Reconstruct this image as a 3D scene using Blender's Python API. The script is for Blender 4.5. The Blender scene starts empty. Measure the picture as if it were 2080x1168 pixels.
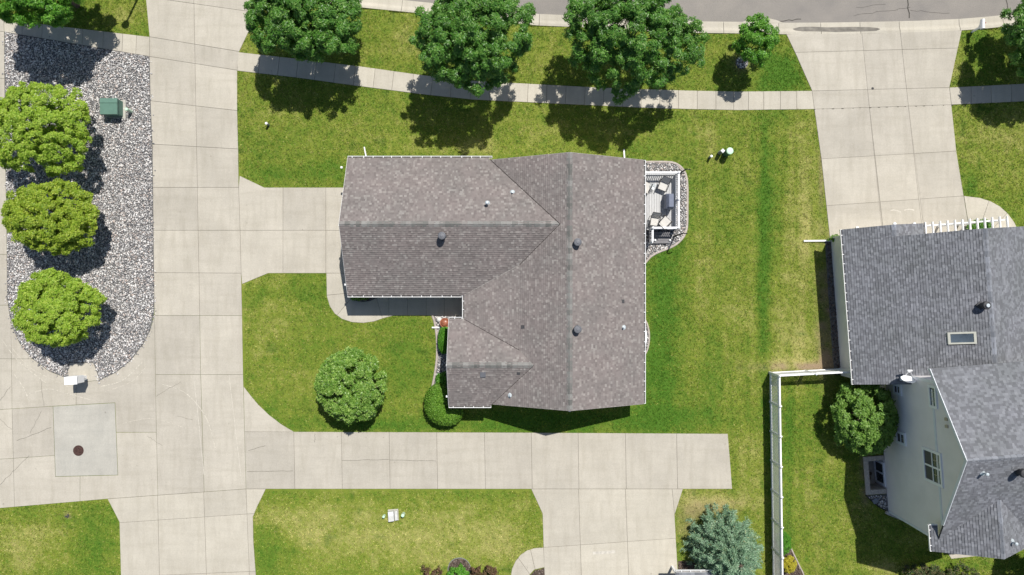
import bpy, bmesh, math, random
import numpy as np
from mathutils import Vector

random.seed(7)
RS = np.random.RandomState(11)
sc = bpy.context.scene
COL = sc.collection

# ------------------------------------------------------------------ camera, light, exposure
S = 30.0          # photo pixels per metre on the ground
H = 48.1          # flying height, metres
CX, CY = 1040.0, 584.0

cam_d = bpy.data.cameras.new('camera')
cam_d.sensor_fit = 'HORIZONTAL'
cam_d.sensor_width = 36.0
cam_d.lens = 36.0 * H / (2080.0 / S)
cam_d.clip_start = 0.5
cam_d.clip_end = 6000.0
cam = bpy.data.objects.new('camera', cam_d)
cam.location = (0, 0, H)
cam.rotation_euler = (0, 0, 0)
COL.objects.link(cam)
sc.camera = cam

SUN = Vector((0.235, 0.502, 1.0)).normalized()
EL = math.asin(SUN.z)
AZ = math.atan2(SUN.x, SUN.y)
world = bpy.data.worlds.new('World')
sc.world = world
world.use_nodes = True
wn = world.node_tree.nodes
wl = world.node_tree.links
wn.clear()
sky = wn.new('ShaderNodeTexSky')
sky.sky_type = 'NISHITA'
sky.sun_disc = False
sky.sun_elevation = EL
sky.sun_rotation = AZ
bg = wn.new('ShaderNodeBackground')
bg.inputs['Strength'].default_value = 0.08
wo = wn.new('ShaderNodeOutputWorld')
wl.new(sky.outputs[0], bg.inputs[0])
wl.new(bg.outputs[0], wo.inputs[0])

sun_d = bpy.data.lights.new('sun', 'SUN')
sun_d.energy = 5.0
sun_d.angle = math.radians(0.5)
sun_d.color = (1.0, 0.965, 0.91)
sun = bpy.data.objects.new('sun', sun_d)
sun.rotation_euler = SUN.to_track_quat('Z', 'Y').to_euler()
sun.location = (0, 0, 80)
COL.objects.link(sun)

sc.view_settings.view_transform = 'Standard'
sc.view_settings.look = 'None'
sc.view_settings.exposure = 0.0
sc.view_settings.gamma = 1.0
sc.view_settings.use_curve_mapping = False
sc.cycles.max_bounces = 6
sc.cycles.diffuse_bounces = 3
sc.cycles.transmission_bounces = 4
sc.cycles.use_denoising = True
sc.cycles.denoiser = 'OPENIMAGEDENOISE'
sc.cycles.denoising_input_passes = 'RGB_ALBEDO_NORMAL'
sc.cycles.denoising_prefilter = 'ACCURATE'


# ------------------------------------------------------------------ coordinates
def G(x, y, z=0.0):
    """ground pixel -> world"""
    return Vector(((x - CX) / S, (CY - y) / S, z))


def A(x, y, z):
    """pixel seen at height z -> world"""
    f = 1 - z / H
    return Vector(((x - CX) * f / S, (CY - y) * f / S, z))


def Q(x, y, z=0.0):
    """plan pixels relative to the picture centre -> world"""
    return Vector((x / S, -y / S, z))


TC, TS = math.cos(math.radians(4.3)), math.sin(math.radians(4.3))


def R(a, b, z=0.0):
    """right-hand house frame: a south, b east (pixels), z metres"""
    return Vector(((635 + TC * b + TS * a) / S, -(-111.7 - TS * b + TC * a) / S, z))


# ------------------------------------------------------------------ materials
def newmat(name):
    m = bpy.data.materials.new(name)
    m.use_nodes = True
    nt = m.node_tree
    nt.nodes.clear()
    out = nt.nodes.new('ShaderNodeOutputMaterial')
    p = nt.nodes.new('ShaderNodeBsdfPrincipled')
    nt.links.new(p.outputs[0], out.inputs[0])
    return m, nt, p, out


def N(nt, t, **kw):
    n = nt.nodes.new(t)
    for k, v in kw.items():
        if k in n.inputs.keys():
            n.inputs[k].default_value = v
        else:
            setattr(n, k, v)
    return n


def ramp(nt, fac, stops):
    r = nt.nodes.new('ShaderNodeValToRGB')
    el = r.color_ramp.elements
    while len(el) < len(stops):
        el.new(0.5)
    for e, (p, c) in zip(el, stops):
        e.position = p
        e.color = (c[0], c[1], c[2], 1)
    nt.links.new(fac, r.inputs[0])
    return r.outputs[0]


def mixc(nt, a, b, fac, mode='MIX'):
    m = nt.nodes.new('ShaderNodeMix')
    m.data_type = 'RGBA'
    m.blend_type = mode
    for sock, v in ((m.inputs[6], a), (m.inputs[7], b), (m.inputs[0], fac)):
        if hasattr(v, 'links'):
            nt.links.new(v, sock)
        elif isinstance(v, (int, float)):
            sock.default_value = v
        else:
            sock.default_value = (v[0], v[1], v[2], 1)
    return m.outputs[2]


def pos_noise(nt, scale, detail=3, rough=0.55, stretch=None, dist=0.0):
    g = nt.nodes.new('ShaderNodeNewGeometry')
    src = g.outputs['Position']
    if stretch:
        mp = nt.nodes.new('ShaderNodeMapping')
        mp.inputs['Scale'].default_value = stretch
        nt.links.new(src, mp.inputs[0])
        src = mp.outputs[0]
    n = N(nt, 'ShaderNodeTexNoise', Scale=scale, Detail=detail, Roughness=rough, Distortion=dist)
    nt.links.new(src, n.inputs['Vector'])
    return n.outputs['Fac']


def plain(name, col, rough=0.6, var=0.08, scale=6.0, spec=0.3, metal=0.0, bump=0.0):
    m, nt, p, out = newmat(name)
    f = pos_noise(nt, scale, 4)
    lo = [max(0, c * (1 - var * 2)) for c in col]
    hi = [c * (1 + var * 1.6) for c in col]
    nt.links.new(ramp(nt, f, [(0.3, lo), (0.7, hi)]), p.inputs['Base Color'])
    p.inputs['Roughness'].default_value = rough
    p.inputs['Specular IOR Level'].default_value = spec
    p.inputs['Metallic'].default_value = metal
    if bump:
        b = N(nt, 'ShaderNodeBump', Strength=bump, Distance=0.01)
        nt.links.new(pos_noise(nt, scale * 12, 3), b.inputs['Height'])
        nt.links.new(b.outputs[0], p.inputs['Normal'])
    return m


def concrete(name, base, dark, var=1.0):
    m, nt, p, out = newmat(name)
    big = pos_noise(nt, 0.45, 5, 0.6)
    c1 = ramp(nt, big, [(0.3, [b * (1 - .10 * var) for b in base]), (0.7, [b * (1 + .07 * var) for b in base])])
    st = pos_noise(nt, 1.1, 4, 0.6, stretch=(2.2, 0.35, 1))
    c2 = mixc(nt, c1, dark, ramp(nt, st, [(0.46, (0, 0, 0)), (0.74, (.55, .55, .55))]))
    st2 = pos_noise(nt, 1.0, 4, 0.62, stretch=(0.3, 2.4, 1))
    c2 = mixc(nt, c2, dark, ramp(nt, st2, [(0.48, (0, 0, 0)), (0.76, (.42, .42, .42))]))
    fine = pos_noise(nt, 16.0, 4, 0.75)
    c3 = mixc(nt, c2, ramp(nt, fine, [(0.25, (.86, .86, .86)), (0.75, (1.1, 1.1, 1.1))]), 1.0, 'MULTIPLY')
    spots = pos_noise(nt, 4.2, 2, 0.4)
    c3 = mixc(nt, c3, (.16, .14, .11), ramp(nt, spots, [(0.74, (0, 0, 0)), (0.82, (.45, .45, .45))]))
    oi = nt.nodes.new('ShaderNodeObjectInfo')
    c4 = mixc(nt, c3, ramp(nt, oi.outputs['Random'], [(0, (.94, .94, .94)), (1, (1.06, 1.06, 1.05))]), 1.0, 'MULTIPLY')
    nt.links.new(c4, p.inputs['Base Color'])
    p.inputs['Roughness'].default_value = 0.9
    p.inputs['Specular IOR Level'].default_value = 0.15
    b = N(nt, 'ShaderNodeBump', Strength=0.25, Distance=0.01)
    nt.links.new(fine, b.inputs['Height'])
    nt.links.new(b.outputs[0], p.inputs['Normal'])
    return m


def island_mat(name, stops, rough=0.85, noise=None, spec=0.2, transl=0.0, tcol=None):
    """colour picked per loose piece"""
    m, nt, p, out = newmat(name)
    g = nt.nodes.new('ShaderNodeNewGeometry')
    c = ramp(nt, g.outputs['Random Per Island'], stops)
    if noise:
        f = pos_noise(nt, noise[0], 4, 0.6)
        c = mixc(nt, c, ramp(nt, f, [(0.3, noise[1]), (0.7, noise[2])]), 1.0, 'MULTIPLY')
    nt.links.new(c, p.inputs['Base Color'])
    p.inputs['Roughness'].default_value = rough
    p.inputs['Specular IOR Level'].default_value = spec
    if transl:
        t = nt.nodes.new('ShaderNodeBsdfTranslucent')
        if tcol:
            nt.links.new(mixc(nt, c, tcol, 1.0, 'MULTIPLY'), t.inputs[0])
        else:
            nt.links.new(c, t.inputs[0])
        mx = nt.nodes.new('ShaderNodeMixShader')
        mx.inputs[0].default_value = transl
        nt.links.new(p.outputs[0], mx.inputs[1])
        nt.links.new(t.outputs[0], mx.inputs[2])
        nt.links.new(mx.outputs[0], out.inputs[0])
    return m


def attr_mat(name, mul, transl=0.0, noise=None):
    m, nt, p, out = newmat(name)
    at = nt.nodes.new('ShaderNodeAttribute')
    at.attribute_name = 'Col'
    c = at.outputs['Color']
    if noise:
        f = pos_noise(nt, noise, 5, 0.75)
        c = mixc(nt, c, ramp(nt, f, [(0.28, (.55, .58, .5)), (0.72, (1.35, 1.3, 1.2))]), 1.0, 'MULTIPLY')
    c = mixc(nt, c, mul, 1.0, 'MULTIPLY')
    nt.links.new(c, p.inputs['Base Color'])
    p.inputs['Roughness'].default_value = 0.8
    p.inputs['Specular IOR Level'].default_value = 0.15
    if transl:
        t = nt.nodes.new('ShaderNodeBsdfTranslucent')
        nt.links.new(c, t.inputs[0])
        mx = nt.nodes.new('ShaderNodeMixShader')
        mx.inputs[0].default_value = transl
        nt.links.new(p.outputs[0], mx.inputs[1])
        nt.links.new(t.outputs[0], mx.inputs[2])
        nt.links.new(mx.outputs[0], out.inputs[0])
    return m


M = {}
M['concrete'] = concrete('concrete', (.478, .442, .375), (.37, .338, .275))
M['walk'] = concrete('pale_concrete', (.505, .468, .392), (.40, .365, .295), 0.9)
M['patch'] = concrete('grey_concrete', (.475, .455, .40), (.38, .37, .33), 1.3)
M['joint'] = plain('joint_dirt', (.17, .15, .12), .95, .2, 3)
M['soil'] = plain('mulch_soil', (.10, .075, .055), .95, .3, 5, bump=.5)
M['gravel_base'] = plain('gravel_bed', (.16, .155, .15), .95, .25, 6)
M['white'] = plain('white_vinyl', (.90, .90, .90), .45, .02, 2)
M['white_metal'] = plain('white_aluminium', (.80, .80, .79), .4, .03, 3)
M['siding'] = plain('beige_siding', (.86, .81, .80), .6, .03, .8)
M['siding_g'] = plain('grey_green_siding', (.86, .835, .815), .6, .03, .8)
M['trim'] = plain('pale_trim', (.76, .78, .82), .5, .03, 2)
M['pale_grey'] = plain('weathered_grey_plastic', (.56, .56, .53), .7, .08, 7)
M['drip'] = plain('taupe_drip_edge', (.40, .37, .35), .6, .05, 4)
M['gutter_dirt_shade'] = plain('gutter_grit_shade', (.16, .15, .14), .9, .3, 8)  # dark grit tone that also paints the shade inside the gutters
M['dark'] = plain('black_metal', (.02, .02, .022), .5, .1, 5)
M['vent_grey'] = plain('grey_vent_plastic', (.15, .155, .17), .55, .08, 5)
M['vent_dark'] = plain('dark_vent', (.06, .06, .063), .6, .1, 6)
M['galv'] = plain('galvanised_steel', (.62, .68, .70), .4, .1, 9, metal=.3)
M['green_box'] = plain('green_enamel', (.115, .215, .17), .5, .05, 3)
M['mint'] = plain('faded_mint_cap', (.55, .80, .58), .5, .04, 6)
M['green_post'] = plain('green_post_plastic', (.08, .19, .10), .55, .12, 8)
M['pale_green'] = plain('pale_green_plastic', (.50, .62, .48), .55, .1, 9)
M['grey_post'] = plain('grey_post_plastic', (.22, .24, .22), .6, .1, 8)
M['glass'] = plain('dark_window_glass', (.035, .05, .06), .08, .2, 1.2, spec=.6)
M['glass_screen'] = plain('screened_glass', (.09, .09, .095), .5, .15, 40)
M['deckboard'] = None
M['rail_white'] = M['white']
M['grey_board'] = plain('grey_composite', (.20, .195, .20), .7, .1, 9)
M['cover'] = plain('blue_grey_cover', (.17, .19, .25), .6, .05, 5)
M['sling'] = plain('beige_sling', (.58, .56, .52), .8, .06, 18)
M['chair_frame'] = plain('bronze_chair_frame', (.045, .042, .04), .45, .1, 6)
M['terra'] = plain('copper_brown_glaze', (.34, .12, .065), .35, .15, 7, spec=.5)
M['rust'] = plain('rusty_iron', (.075, .04, .033), .7, .3, 14)
M['bark'] = plain('bark', (.16, .12, .09), .9, .25, 9, bump=.6)
M['brown'] = plain('brown_wood', (.12, .085, .06), .85, .2, 9)
M['tan'] = plain('tan_plastic', (.55, .47, .34), .6, .05, 6)
M['block'] = plain('tan_block', (.50, .45, .39), .9, .12, 8, bump=.3)
M['kerbing'] = plain('pink_grey_edging', (.44, .385, .345), .9, .1, 5, bump=.3)
M['scuff'] = plain('faint_scuff', (.53, .495, .42), .9, .18, 9)
M['wet'] = plain('wet_concrete', (.17, .155, .13), .6, .15, 3)
M['crack'] = plain('crack_fill', (.085, .078, .066), .9, .2, 6)
M['crack_pale'] = plain('pale_scrape', (.55, .515, .445), .9, .1, 6)

# asphalt
m, nt, p, out = newmat('asphalt')
f = pos_noise(nt, 30, 4, .8)
f2 = pos_noise(nt, .5, 4, .6)
c = ramp(nt, f, [(0.25, (.145, .134, .12)), (0.75, (.35, .325, .292))])
c = mixc(nt, c, ramp(nt, f2, [(0.3, (.86, .86, .87)), (0.7, (1.1, 1.08, 1.06))]), 1.0, 'MULTIPLY')
nt.links.new(c, p.inputs['Base Color'])
p.inputs['Roughness'].default_value = .9
M['asphalt'] = m

# deck boards: each board its own tint
m, nt, p, out = newmat('grey_deck_board')
oi = nt.nodes.new('ShaderNodeObjectInfo')
c = ramp(nt, oi.outputs['Random'], [(0, (.44, .44, .44)), (1, (.56, .56, .55))])
nt.links.new(mixc(nt, c, ramp(nt, pos_noise(nt, 8, 4, .6, stretch=(6, .6, 1)), [(.3, (.85, .85, .85)), (.7, (1.1, 1.1, 1.1))]), 1., 'MULTIPLY'), p.inputs['Base Color'])
p.inputs['Roughness'].default_value = .75
M['deckboard'] = m

M['shingle_brown'] = island_mat('taupe_shingles', [
    (0.0, (.172, .152, .146)), (0.3, (.207, .184, .176)), (0.70, (.220, .196, .188)),
    (0.86, (.250, .228, .215)), (1.0, (.305, .282, .267))],
    .95, (.55, (.90, .92, .91), (1.07, 1.04, 1.03)), .1)
M['shingle_grey'] = island_mat('slate_grey_shingles', [
    (0.0, (.140, .144, .156)), (0.40, (.158, .162, .177)), (0.52, (.188, .194, .211)),
    (0.85, (.205, .212, .231)), (1.0, (.238, .245, .265))],
    .95, (.5, (.90, .91, .88), (1.08, 1.07, 1.08)), .1)
M['roof_deck'] = plain('shingle_underlay', (.09, .085, .085), .95, .1, 5)
m, nt, p, out = newmat('ridge_cap_shingle')
oi = nt.nodes.new('ShaderNodeObjectInfo')
c = ramp(nt, oi.outputs['Random'], [(0, (.125, .125, .115)), (.5, (.19, .188, .176)), (.9, (.255, .25, .235)), (1, (.16, .125, .122))])
nt.links.new(mixc(nt, c, ramp(nt, pos_noise(nt, 25, 3, .7), [(.3, (.85, .85, .85)), (.7, (1.15, 1.15, 1.15))]), 1., 'MULTIPLY'), p.inputs['Base Color'])
p.inputs['Roughness'].default_value = .95
M['cap_brown'] = m
m, nt, p, out = newmat('grey_ridge_cap_shingle')
oi = nt.nodes.new('ShaderNodeObjectInfo')
c = ramp(nt, oi.outputs['Random'], [(0, (.15, .16, .18)), (.7, (.23, .24, .265)), (1, (.27, .285, .32))])
nt.links.new(c, p.inputs['Base Color'])
p.inputs['Roughness'].default_value = .95
M['cap_grey'] = m

M['rocks'] = island_mat('river_rocks', [
    (0.0, (.12, .12, .13)), (0.16, (.22, .215, .22)), (0.38, (.42, .405, .395)), (0.58, (.57, .55, .525)),
    (0.70, (.52, .42, .365)), (0.78, (.68, .66, .635)), (1.0, (.82, .80, .77))], .8, None, .25)
M['mulch_chips'] = island_mat('mulch_chips', [(0, (.07, .05, .045)), (.6, (.16, .12, .10)), (1, (.28, .23, .20))], .95)
M['leaf_ash'] = island_mat('ash_leaves', [(0, (.055, .165, .02)), (.55, (.095, .26, .036)), (1, (.22, .38, .085))],
                           .42, (1.1, (.75, .8, .7), (1.2, 1.15, 1.1)), .45, .3, (1.3, 1.25, .5))
M['leaf_bright'] = island_mat('bright_green_leaves', [(0, (.06, .20, .015)), (.6, (.12, .33, .03)), (1, (.24, .46, .07))],
                              .45, (1.1, (.75, .8, .7), (1.2, 1.15, 1.1)), .4, .32, (1.3, 1.25, .5))
M['leaf_lime'] = island_mat('lime_leaves', [(0, (.18, .335, .026)), (.5, (.33, .50, .052)), (1, (.50, .61, .13))],
                            .5, (.9, (.8, .85, .7), (1.15, 1.1, 1.0)), .35, .35, (1.2, 1.15, .5))
M['leaf_olive'] = island_mat('olive_lime_leaves', [(0, (.17, .30, .021)), (.5, (.315, .445, .042)), (1, (.47, .55, .095))],
                             .5, (.9, (.8, .85, .7), (1.15, 1.1, 1.0)), .35, .35, (1.2, 1.15, .5))
M['leaf_round'] = island_mat('mid_green_leaves', [(0, (.09, .21, .025)), (.55, (.19, .36, .05)), (1, (.40, .55, .15))],
                             .4, (1.4, (.8, .85, .8), (1.15, 1.1, 1.1)), .45, .28, (1.2, 1.2, .5))
M['leaf_hedge'] = island_mat('clipped_hedge_leaves', [(0, (.09, .22, .018)), (.6, (.15, .32, .03)), (1, (.26, .42, .07))],
                             .55, None, .3, .25, (1.2, 1.2, .5))
M['leaf_fresh'] = island_mat('fresh_green_leaves', [(0, (.06, .22, .015)), (.6, (.11, .32, .03)), (1, (.2, .42, .06))],
                             .5, None, .3, .3, (1.2, 1.2, .5))
M['leaf_light'] = island_mat('pale_green_leaves', [(0, (.10, .21, .03)), (.6, (.17, .32, .05)), (1, (.3, .45, .11))],
                             .5, None, .35, .3, (1.2, 1.2, .5))
M['leaf_yellow'] = island_mat('yellow_leaves', [(0, (.38, .36, .03)), (1, (.66, .58, .06))], .5, None, .3, .3)
M['leaf_red'] = island_mat('purple_brown_leaves', [(0, (.05, .03, .022)), (.5, (.15, .075, .05)), (.75, (.14, .13, .04)), (1, (.28, .16, .10))],
                           .6, None, .3, .2)
M['leaf_darkmix'] = island_mat('dark_red_green_leaves', [(0, (.03, .06, .02)), (.55, (.07, .12, .035)), (.8, (.14, .10, .055)), (1, (.22, .17, .09))], .6, None, .3, .2)
M['needle'] = island_mat('blue_spruce_needles', [(0, (.12, .235, .13)), (.6, (.27, .43, .27)), (.95, (.46, .61, .43)), (1, (.46, .43, .17))],
                         .55, (1.5, (.8, .85, .8), (1.15, 1.12, 1.15)), .3, .15)
M['lawn'] = attr_mat('lawn_turf', (.82, .82, .82), 0, 22.0)
M['grass'] = attr_mat('grass_blades', (1.28, 1.28, 1.28), .3)


# ------------------------------------------------------------------ mesh helpers
def root_loc(o):
    while o.parent is not None:
        o = o.parent
    return Vector(o.location)


def set_props(o, label=None, category=None, group=None, kind=None):
    if label:
        o['label'] = label
    if category:
        o['category'] = category
    if group:
        o['group'] = group
    if kind:
        o['kind'] = kind
    return o


def thing(name, label, category, loc, group=None):
    o = bpy.data.objects.new(name, None)
    o.empty_display_size = .2
    o.location = loc
    COL.objects.link(o)
    return set_props(o, label, category, group)


def link(name, me, mat, parent=None, kind=None):
    if mat is not None and not me.materials:
        me.materials.append(mat)
    o = bpy.data.objects.new(name, me)
    COL.objects.link(o)
    if parent is not None:
        o.parent = parent
    if kind:
        o['kind'] = kind
    return o


def copy_tree(o, parent=None):
    c = o.copy()
    COL.objects.link(c)
    c.parent = parent
    for ch in o.children:
        copy_tree(ch, c)
    return c


class MB:
    def __init__(self):
        self.v = []
        self.f = []

    def pts(self, ps):
        i = len(self.v)
        self.v += [tuple(p) for p in ps]
        return list(range(i, i + len(ps)))

    def face(self, ps):
        self.f.append(self.pts(ps))

    def hexa(self, b, t):
        n = len(b)
        i = self.pts(b)
        j = self.pts(t)
        self.f.append(i[::-1])
        self.f.append(j)
        for k in range(n):
            l = (k + 1) % n
            self.f.append([i[k], i[l], j[l], j[k]])

    def box(self, c, s, rz=0.0):
        cx, cy, cz = c
        hx, hy, hz = s[0] / 2, s[1] / 2, s[2] / 2
        ca, sa = math.cos(rz), math.sin(rz)
        q = [(-hx, -hy), (hx, -hy), (hx, hy), (-hx, hy)]
        q = [(cx + x * ca - y * sa, cy + x * sa + y * ca) for x, y in q]
        self.hexa([(x, y, cz - hz) for x, y in q], [(x, y, cz + hz) for x, y in q])

    def prism(self, poly, z0, z1):
        self.hexa([(p[0], p[1], z0) for p in poly], [(p[0], p[1], z1) for p in poly])

    def beam(self, p0, p1, out, o0, o1, z0, z1):
        """box along p0-p1, cross-section o0..o1 along the horizontal dir out, z0..z1 relative"""
        p0, p1, out = Vector(p0), Vector(p1), Vector(out)
        up = Vector((0, 0, 1))
        self.hexa([p0 + out * o0 + up * z0, p1 + out * o0 + up * z0, p1 + out * o1 + up * z0, p0 + out * o1 + up * z0],
                  [p0 + out * o0 + up * z1, p1 + out * o0 + up * z1, p1 + out * o1 + up * z1, p0 + out * o1 + up * z1])

    def tube(self, pts, radii, n=8):
        rings = []
        pts = [Vector(p) for p in pts]
        for k, p in enumerate(pts):
            d = (pts[min(k + 1, len(pts) - 1)] - pts[max(k - 1, 0)]).normalized()
            a = d.orthogonal().normalized() if abs(d.z) < .95 else Vector((1, 0, 0)).cross(d).normalized()
            b = d.cross(a)
            r = radii[k] if hasattr(radii, '__len__') else radii
            rings.append(self.pts([p + a * (r * math.cos(2 * math.pi * i / n)) + b * (r * math.sin(2 * math.pi * i / n)) for i in range(n)]))
        for k in range(len(rings) - 1):
            for i in range(n):
                j = (i + 1) % n
                self.f.append([rings[k][i], rings[k][j], rings[k + 1][j], rings[k + 1][i]])
        self.f.append(rings[0][::-1])
        self.f.append(rings[-1])

    def lathe(self, c, prof, n=16):
        rings = []
        for r, z in prof:
            rings.append(self.pts([(c[0] + r * math.cos(2 * math.pi * i / n), c[1] + r * math.sin(2 * math.pi * i / n), c[2] + z) for i in range(n)]))
        for k in range(len(rings) - 1):
            for i in range(n):
                j = (i + 1) % n
                self.f.append([rings[k][i], rings[k][j], rings[k + 1][j], rings[k + 1][i]])
        self.f.append(rings[0][::-1])
        self.f.append(rings[-1])

    def build(self, name, mat, parent=None, kind=None, bevel=0.0, recalc=True, smooth=False):
        off = root_loc(parent) if parent is not None else Vector((0, 0, 0))
        me = bpy.data.meshes.new(name)
        me.from_pydata([(v[0] - off.x, v[1] - off.y, v[2] - off.z) for v in self.v], [], self.f)
        if recalc or bevel:
            bm = bmesh.new()
            bm.from_mesh(me)
            bmesh.ops.recalc_face_normals(bm, faces=bm.faces)
            if bevel:
                es = [e for e in bm.edges if e.is_manifold and e.calc_face_angle(0) > .6]
                bmesh.ops.bevel(bm, geom=es, offset=bevel, segments=2, affect='EDGES', profile=.5)
            bm.to_mesh(me)
            bm.free()
        if smooth:
            me.polygons.foreach_set('use_smooth', [True] * len(me.polygons))
        me.update()
        return link(name, me, mat, parent, kind)


def np_mesh(name, verts, faces, k, mat, parent=None, kind=None, colors=None, smooth=False):
    """verts (N,3) world, faces (F,k) ints"""
    off = root_loc(parent) if parent is not None else Vector((0, 0, 0))
    me = bpy.data.meshes.new(name)
    v = (np.asarray(verts, dtype=np.float32) - np.array(off, dtype=np.float32)).ravel()
    f = np.asarray(faces, dtype=np.int32)
    me.vertices.add(len(v) // 3)
    me.vertices.foreach_set('co', v)
    me.loops.add(f.size)
    me.loops.foreach_set('vertex_index', f.ravel())
    me.polygons.add(len(f))
    me.polygons.foreach_set('loop_start', np.arange(0, f.size, k, dtype=np.int32))
    if smooth:
        me.polygons.foreach_set('use_smooth', np.ones(len(f), dtype=bool))
    if colors is not None:
        a = me.attributes.new('Col', 'FLOAT_COLOR', 'POINT')
        cc = np.ones((len(colors), 4), dtype=np.float32)
        cc[:, :3] = colors
        a.data.foreach_set('color', cc.ravel())
    me.update(calc_edges=True)
    return link(name, me, mat, parent, kind)


# ------------------------------------------------------------------ polygon helpers (pixel space)
def inside(poly, x, y):
    x = np.asarray(x)
    y = np.asarray(y)
    r = np.zeros(x.shape, dtype=bool)
    n = len(poly)
    for i in range(n):
        x0, y0 = poly[i]
        x1, y1 = poly[(i + 1) % n]
        c = (y0 > y) != (y1 > y)
        with np.errstate(divide='ignore', invalid='ignore'):
            xi = (x1 - x0) * (y - y0) / (y1 - y0 + 1e-12) + x0
        r ^= c & (x < xi)
    return r


def area(poly):
    return .5 * sum(poly[i][0] * poly[(i + 1) % len(poly)][1] - poly[(i + 1) % len(poly)][0] * poly[i][1] for i in range(len(poly)))


def shrink(poly, d):
    """move every edge inwards by d (pixels)"""
    pl = [poly[0]]
    for p in poly[1:]:
        if math.hypot(p[0] - pl[-1][0], p[1] - pl[-1][1]) > .4:
            pl.append(p)
    if math.hypot(pl[0][0] - pl[-1][0], pl[0][1] - pl[-1][1]) < .4:
        pl.pop()
    sgn = 1 if area(pl) > 0 else -1
    n = len(pl)
    res = []
    for i in range(n):
        p0, p1, p2 = pl[i - 1], pl[i], pl[(i + 1) % n]
        e0 = (p1[0] - p0[0], p1[1] - p0[1])
        e1 = (p2[0] - p1[0], p2[1] - p1[1])
        l0, l1 = math.hypot(*e0), math.hypot(*e1)
        n0 = (-e0[1] / l0 * sgn, e0[0] / l0 * sgn)
        n1 = (-e1[1] / l1 * sgn, e1[0] / l1 * sgn)
        k = 1 + n0[0] * n1[0] + n0[1] * n1[1]
        k = max(k, .35)
        res.append((p1[0] + d * (n0[0] + n1[0]) / k, p1[1] + d * (n0[1] + n1[1]) / k))
    return res


def cut_pieces(pieces, p, q):
    """cut, along the line p-q, the pieces that hold points of the segment p-q"""
    outp = []
    for pc in pieces:
        hit = any(inside(pc, np.array([p[0] + (q[0] - p[0]) * t]), np.array([p[1] + (q[1] - p[1]) * t]))[0] for t in np.linspace(.03, .97, 40))
        if not hit:
            outp.append(pc)
            continue
        bm = bmesh.new()
        bm.faces.new([bm.verts.new((x, y, 0)) for x, y in pc])
        nrm = Vector((q[1] - p[1], -(q[0] - p[0]), 0)).normalized()
        g = bm.verts[:] + bm.edges[:] + bm.faces[:]
        bmesh.ops.bisect_plane(bm, geom=g, plane_co=(p[0], p[1], 0), plane_no=nrm, dist=.05)
        for f in bm.faces:
            if f.calc_area() > 6:
                outp.append([(v.co.x, v.co.y) for v in f.verts])
        bm.free()
    return outp


HARD = []        # polygons where no grass grows


def slabs(base_name, outline, cuts, mat, slab_name='concrete_slab', top=.035, gap=.27, parent=None):
    """a paved area: dark joint bed with every cast slab its own object"""
    HARD.append(outline)
    if parent is None:
        b = MB()
        b.prism([G(*p) for p in outline], -.12, .008)
        parent = b.build(base_name, M['joint'])
        parent['kind'] = 'structure'
    pieces = [outline]
    for p, q in cuts:
        pieces = cut_pieces(pieces, p, q)
    for pc in pieces:
        if abs(area(pc)) < 12:
            continue
        sh = shrink(pc, gap)
        b = MB()
        dz = random.uniform(-.004, .004)
        w = [G(*p) for p in sh]
        inner = [G(*p) for p in shrink(pc, gap + .35)]
        if len(inner) != len(w):
            inner = w
        i0 = b.pts([(p.x, p.y, .004) for p in w])
        i1 = b.pts([(p.x, p.y, top + dz - .008) for p in w])
        i2 = b.pts([(p.x, p.y, top + dz) for p in inner])
        n = len(w)
        for k in range(n):
            l = (k + 1) % n
            b.f.append([i0[k], i0[l], i1[l], i1[k]])
            b.f.append([i1[k], i1[l], i2[l], i2[k]])
        b.f.append(i2)
        b.build(slab_name, mat, parent)
    return parent


def strip(name, pts, w, z, mat, parent=None):
    """thin ribbon along pixel polyline, width in px"""
    b = MB()
    L, Rr = [], []
    for i, p in enumerate(pts):
        a = pts[max(i - 1, 0)]
        c = pts[min(i + 1, len(pts) - 1)]
        dx, dy = c[0] - a[0], c[1] - a[1]
        l = math.hypot(dx, dy)
        ww = w * (1 if not hasattr(w, '__len__') else 1)
        nx, ny = -dy / l * ww / 2, dx / l * ww / 2
        L.append(G(p[0] + nx, p[1] + ny, z))
        Rr.append(G(p[0] - nx, p[1] - ny, z))
    for i in range(len(pts) - 1):
        b.face([L[i], L[i + 1], Rr[i + 1], Rr[i]])
    return b.build(name, mat, parent)


def jag(p, q, n, amp, seed):
    r = random.Random(seed)
    return [(p[0] + (q[0] - p[0]) * i / n + (r.uniform(-amp, amp) if 0 < i < n else 0),
             p[1] + (q[1] - p[1]) * i / n + (r.uniform(-amp, amp) if 0 < i < n else 0)) for i in range(n + 1)]


def dens(pts, n=4):
    o = []
    P = [pts[0]] + list(pts) + [pts[-1]]
    for i in range(1, len(P) - 2):
        for k in range(n):
            t = k / n
            q = []
            for c in (0, 1):
                p0, p1, p2, p3 = P[i - 1][c], P[i][c], P[i + 1][c], P[i + 2][c]
                q.append(.5 * ((2 * p1) + (p2 - p0) * t + (2 * p0 - 5 * p1 + 4 * p2 - p3) * t * t + (3 * p1 - p0 - 3 * p2 + p3) * t ** 3))
            o.append(tuple(q))
    o.append(tuple(pts[-1]))
    return o


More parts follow.
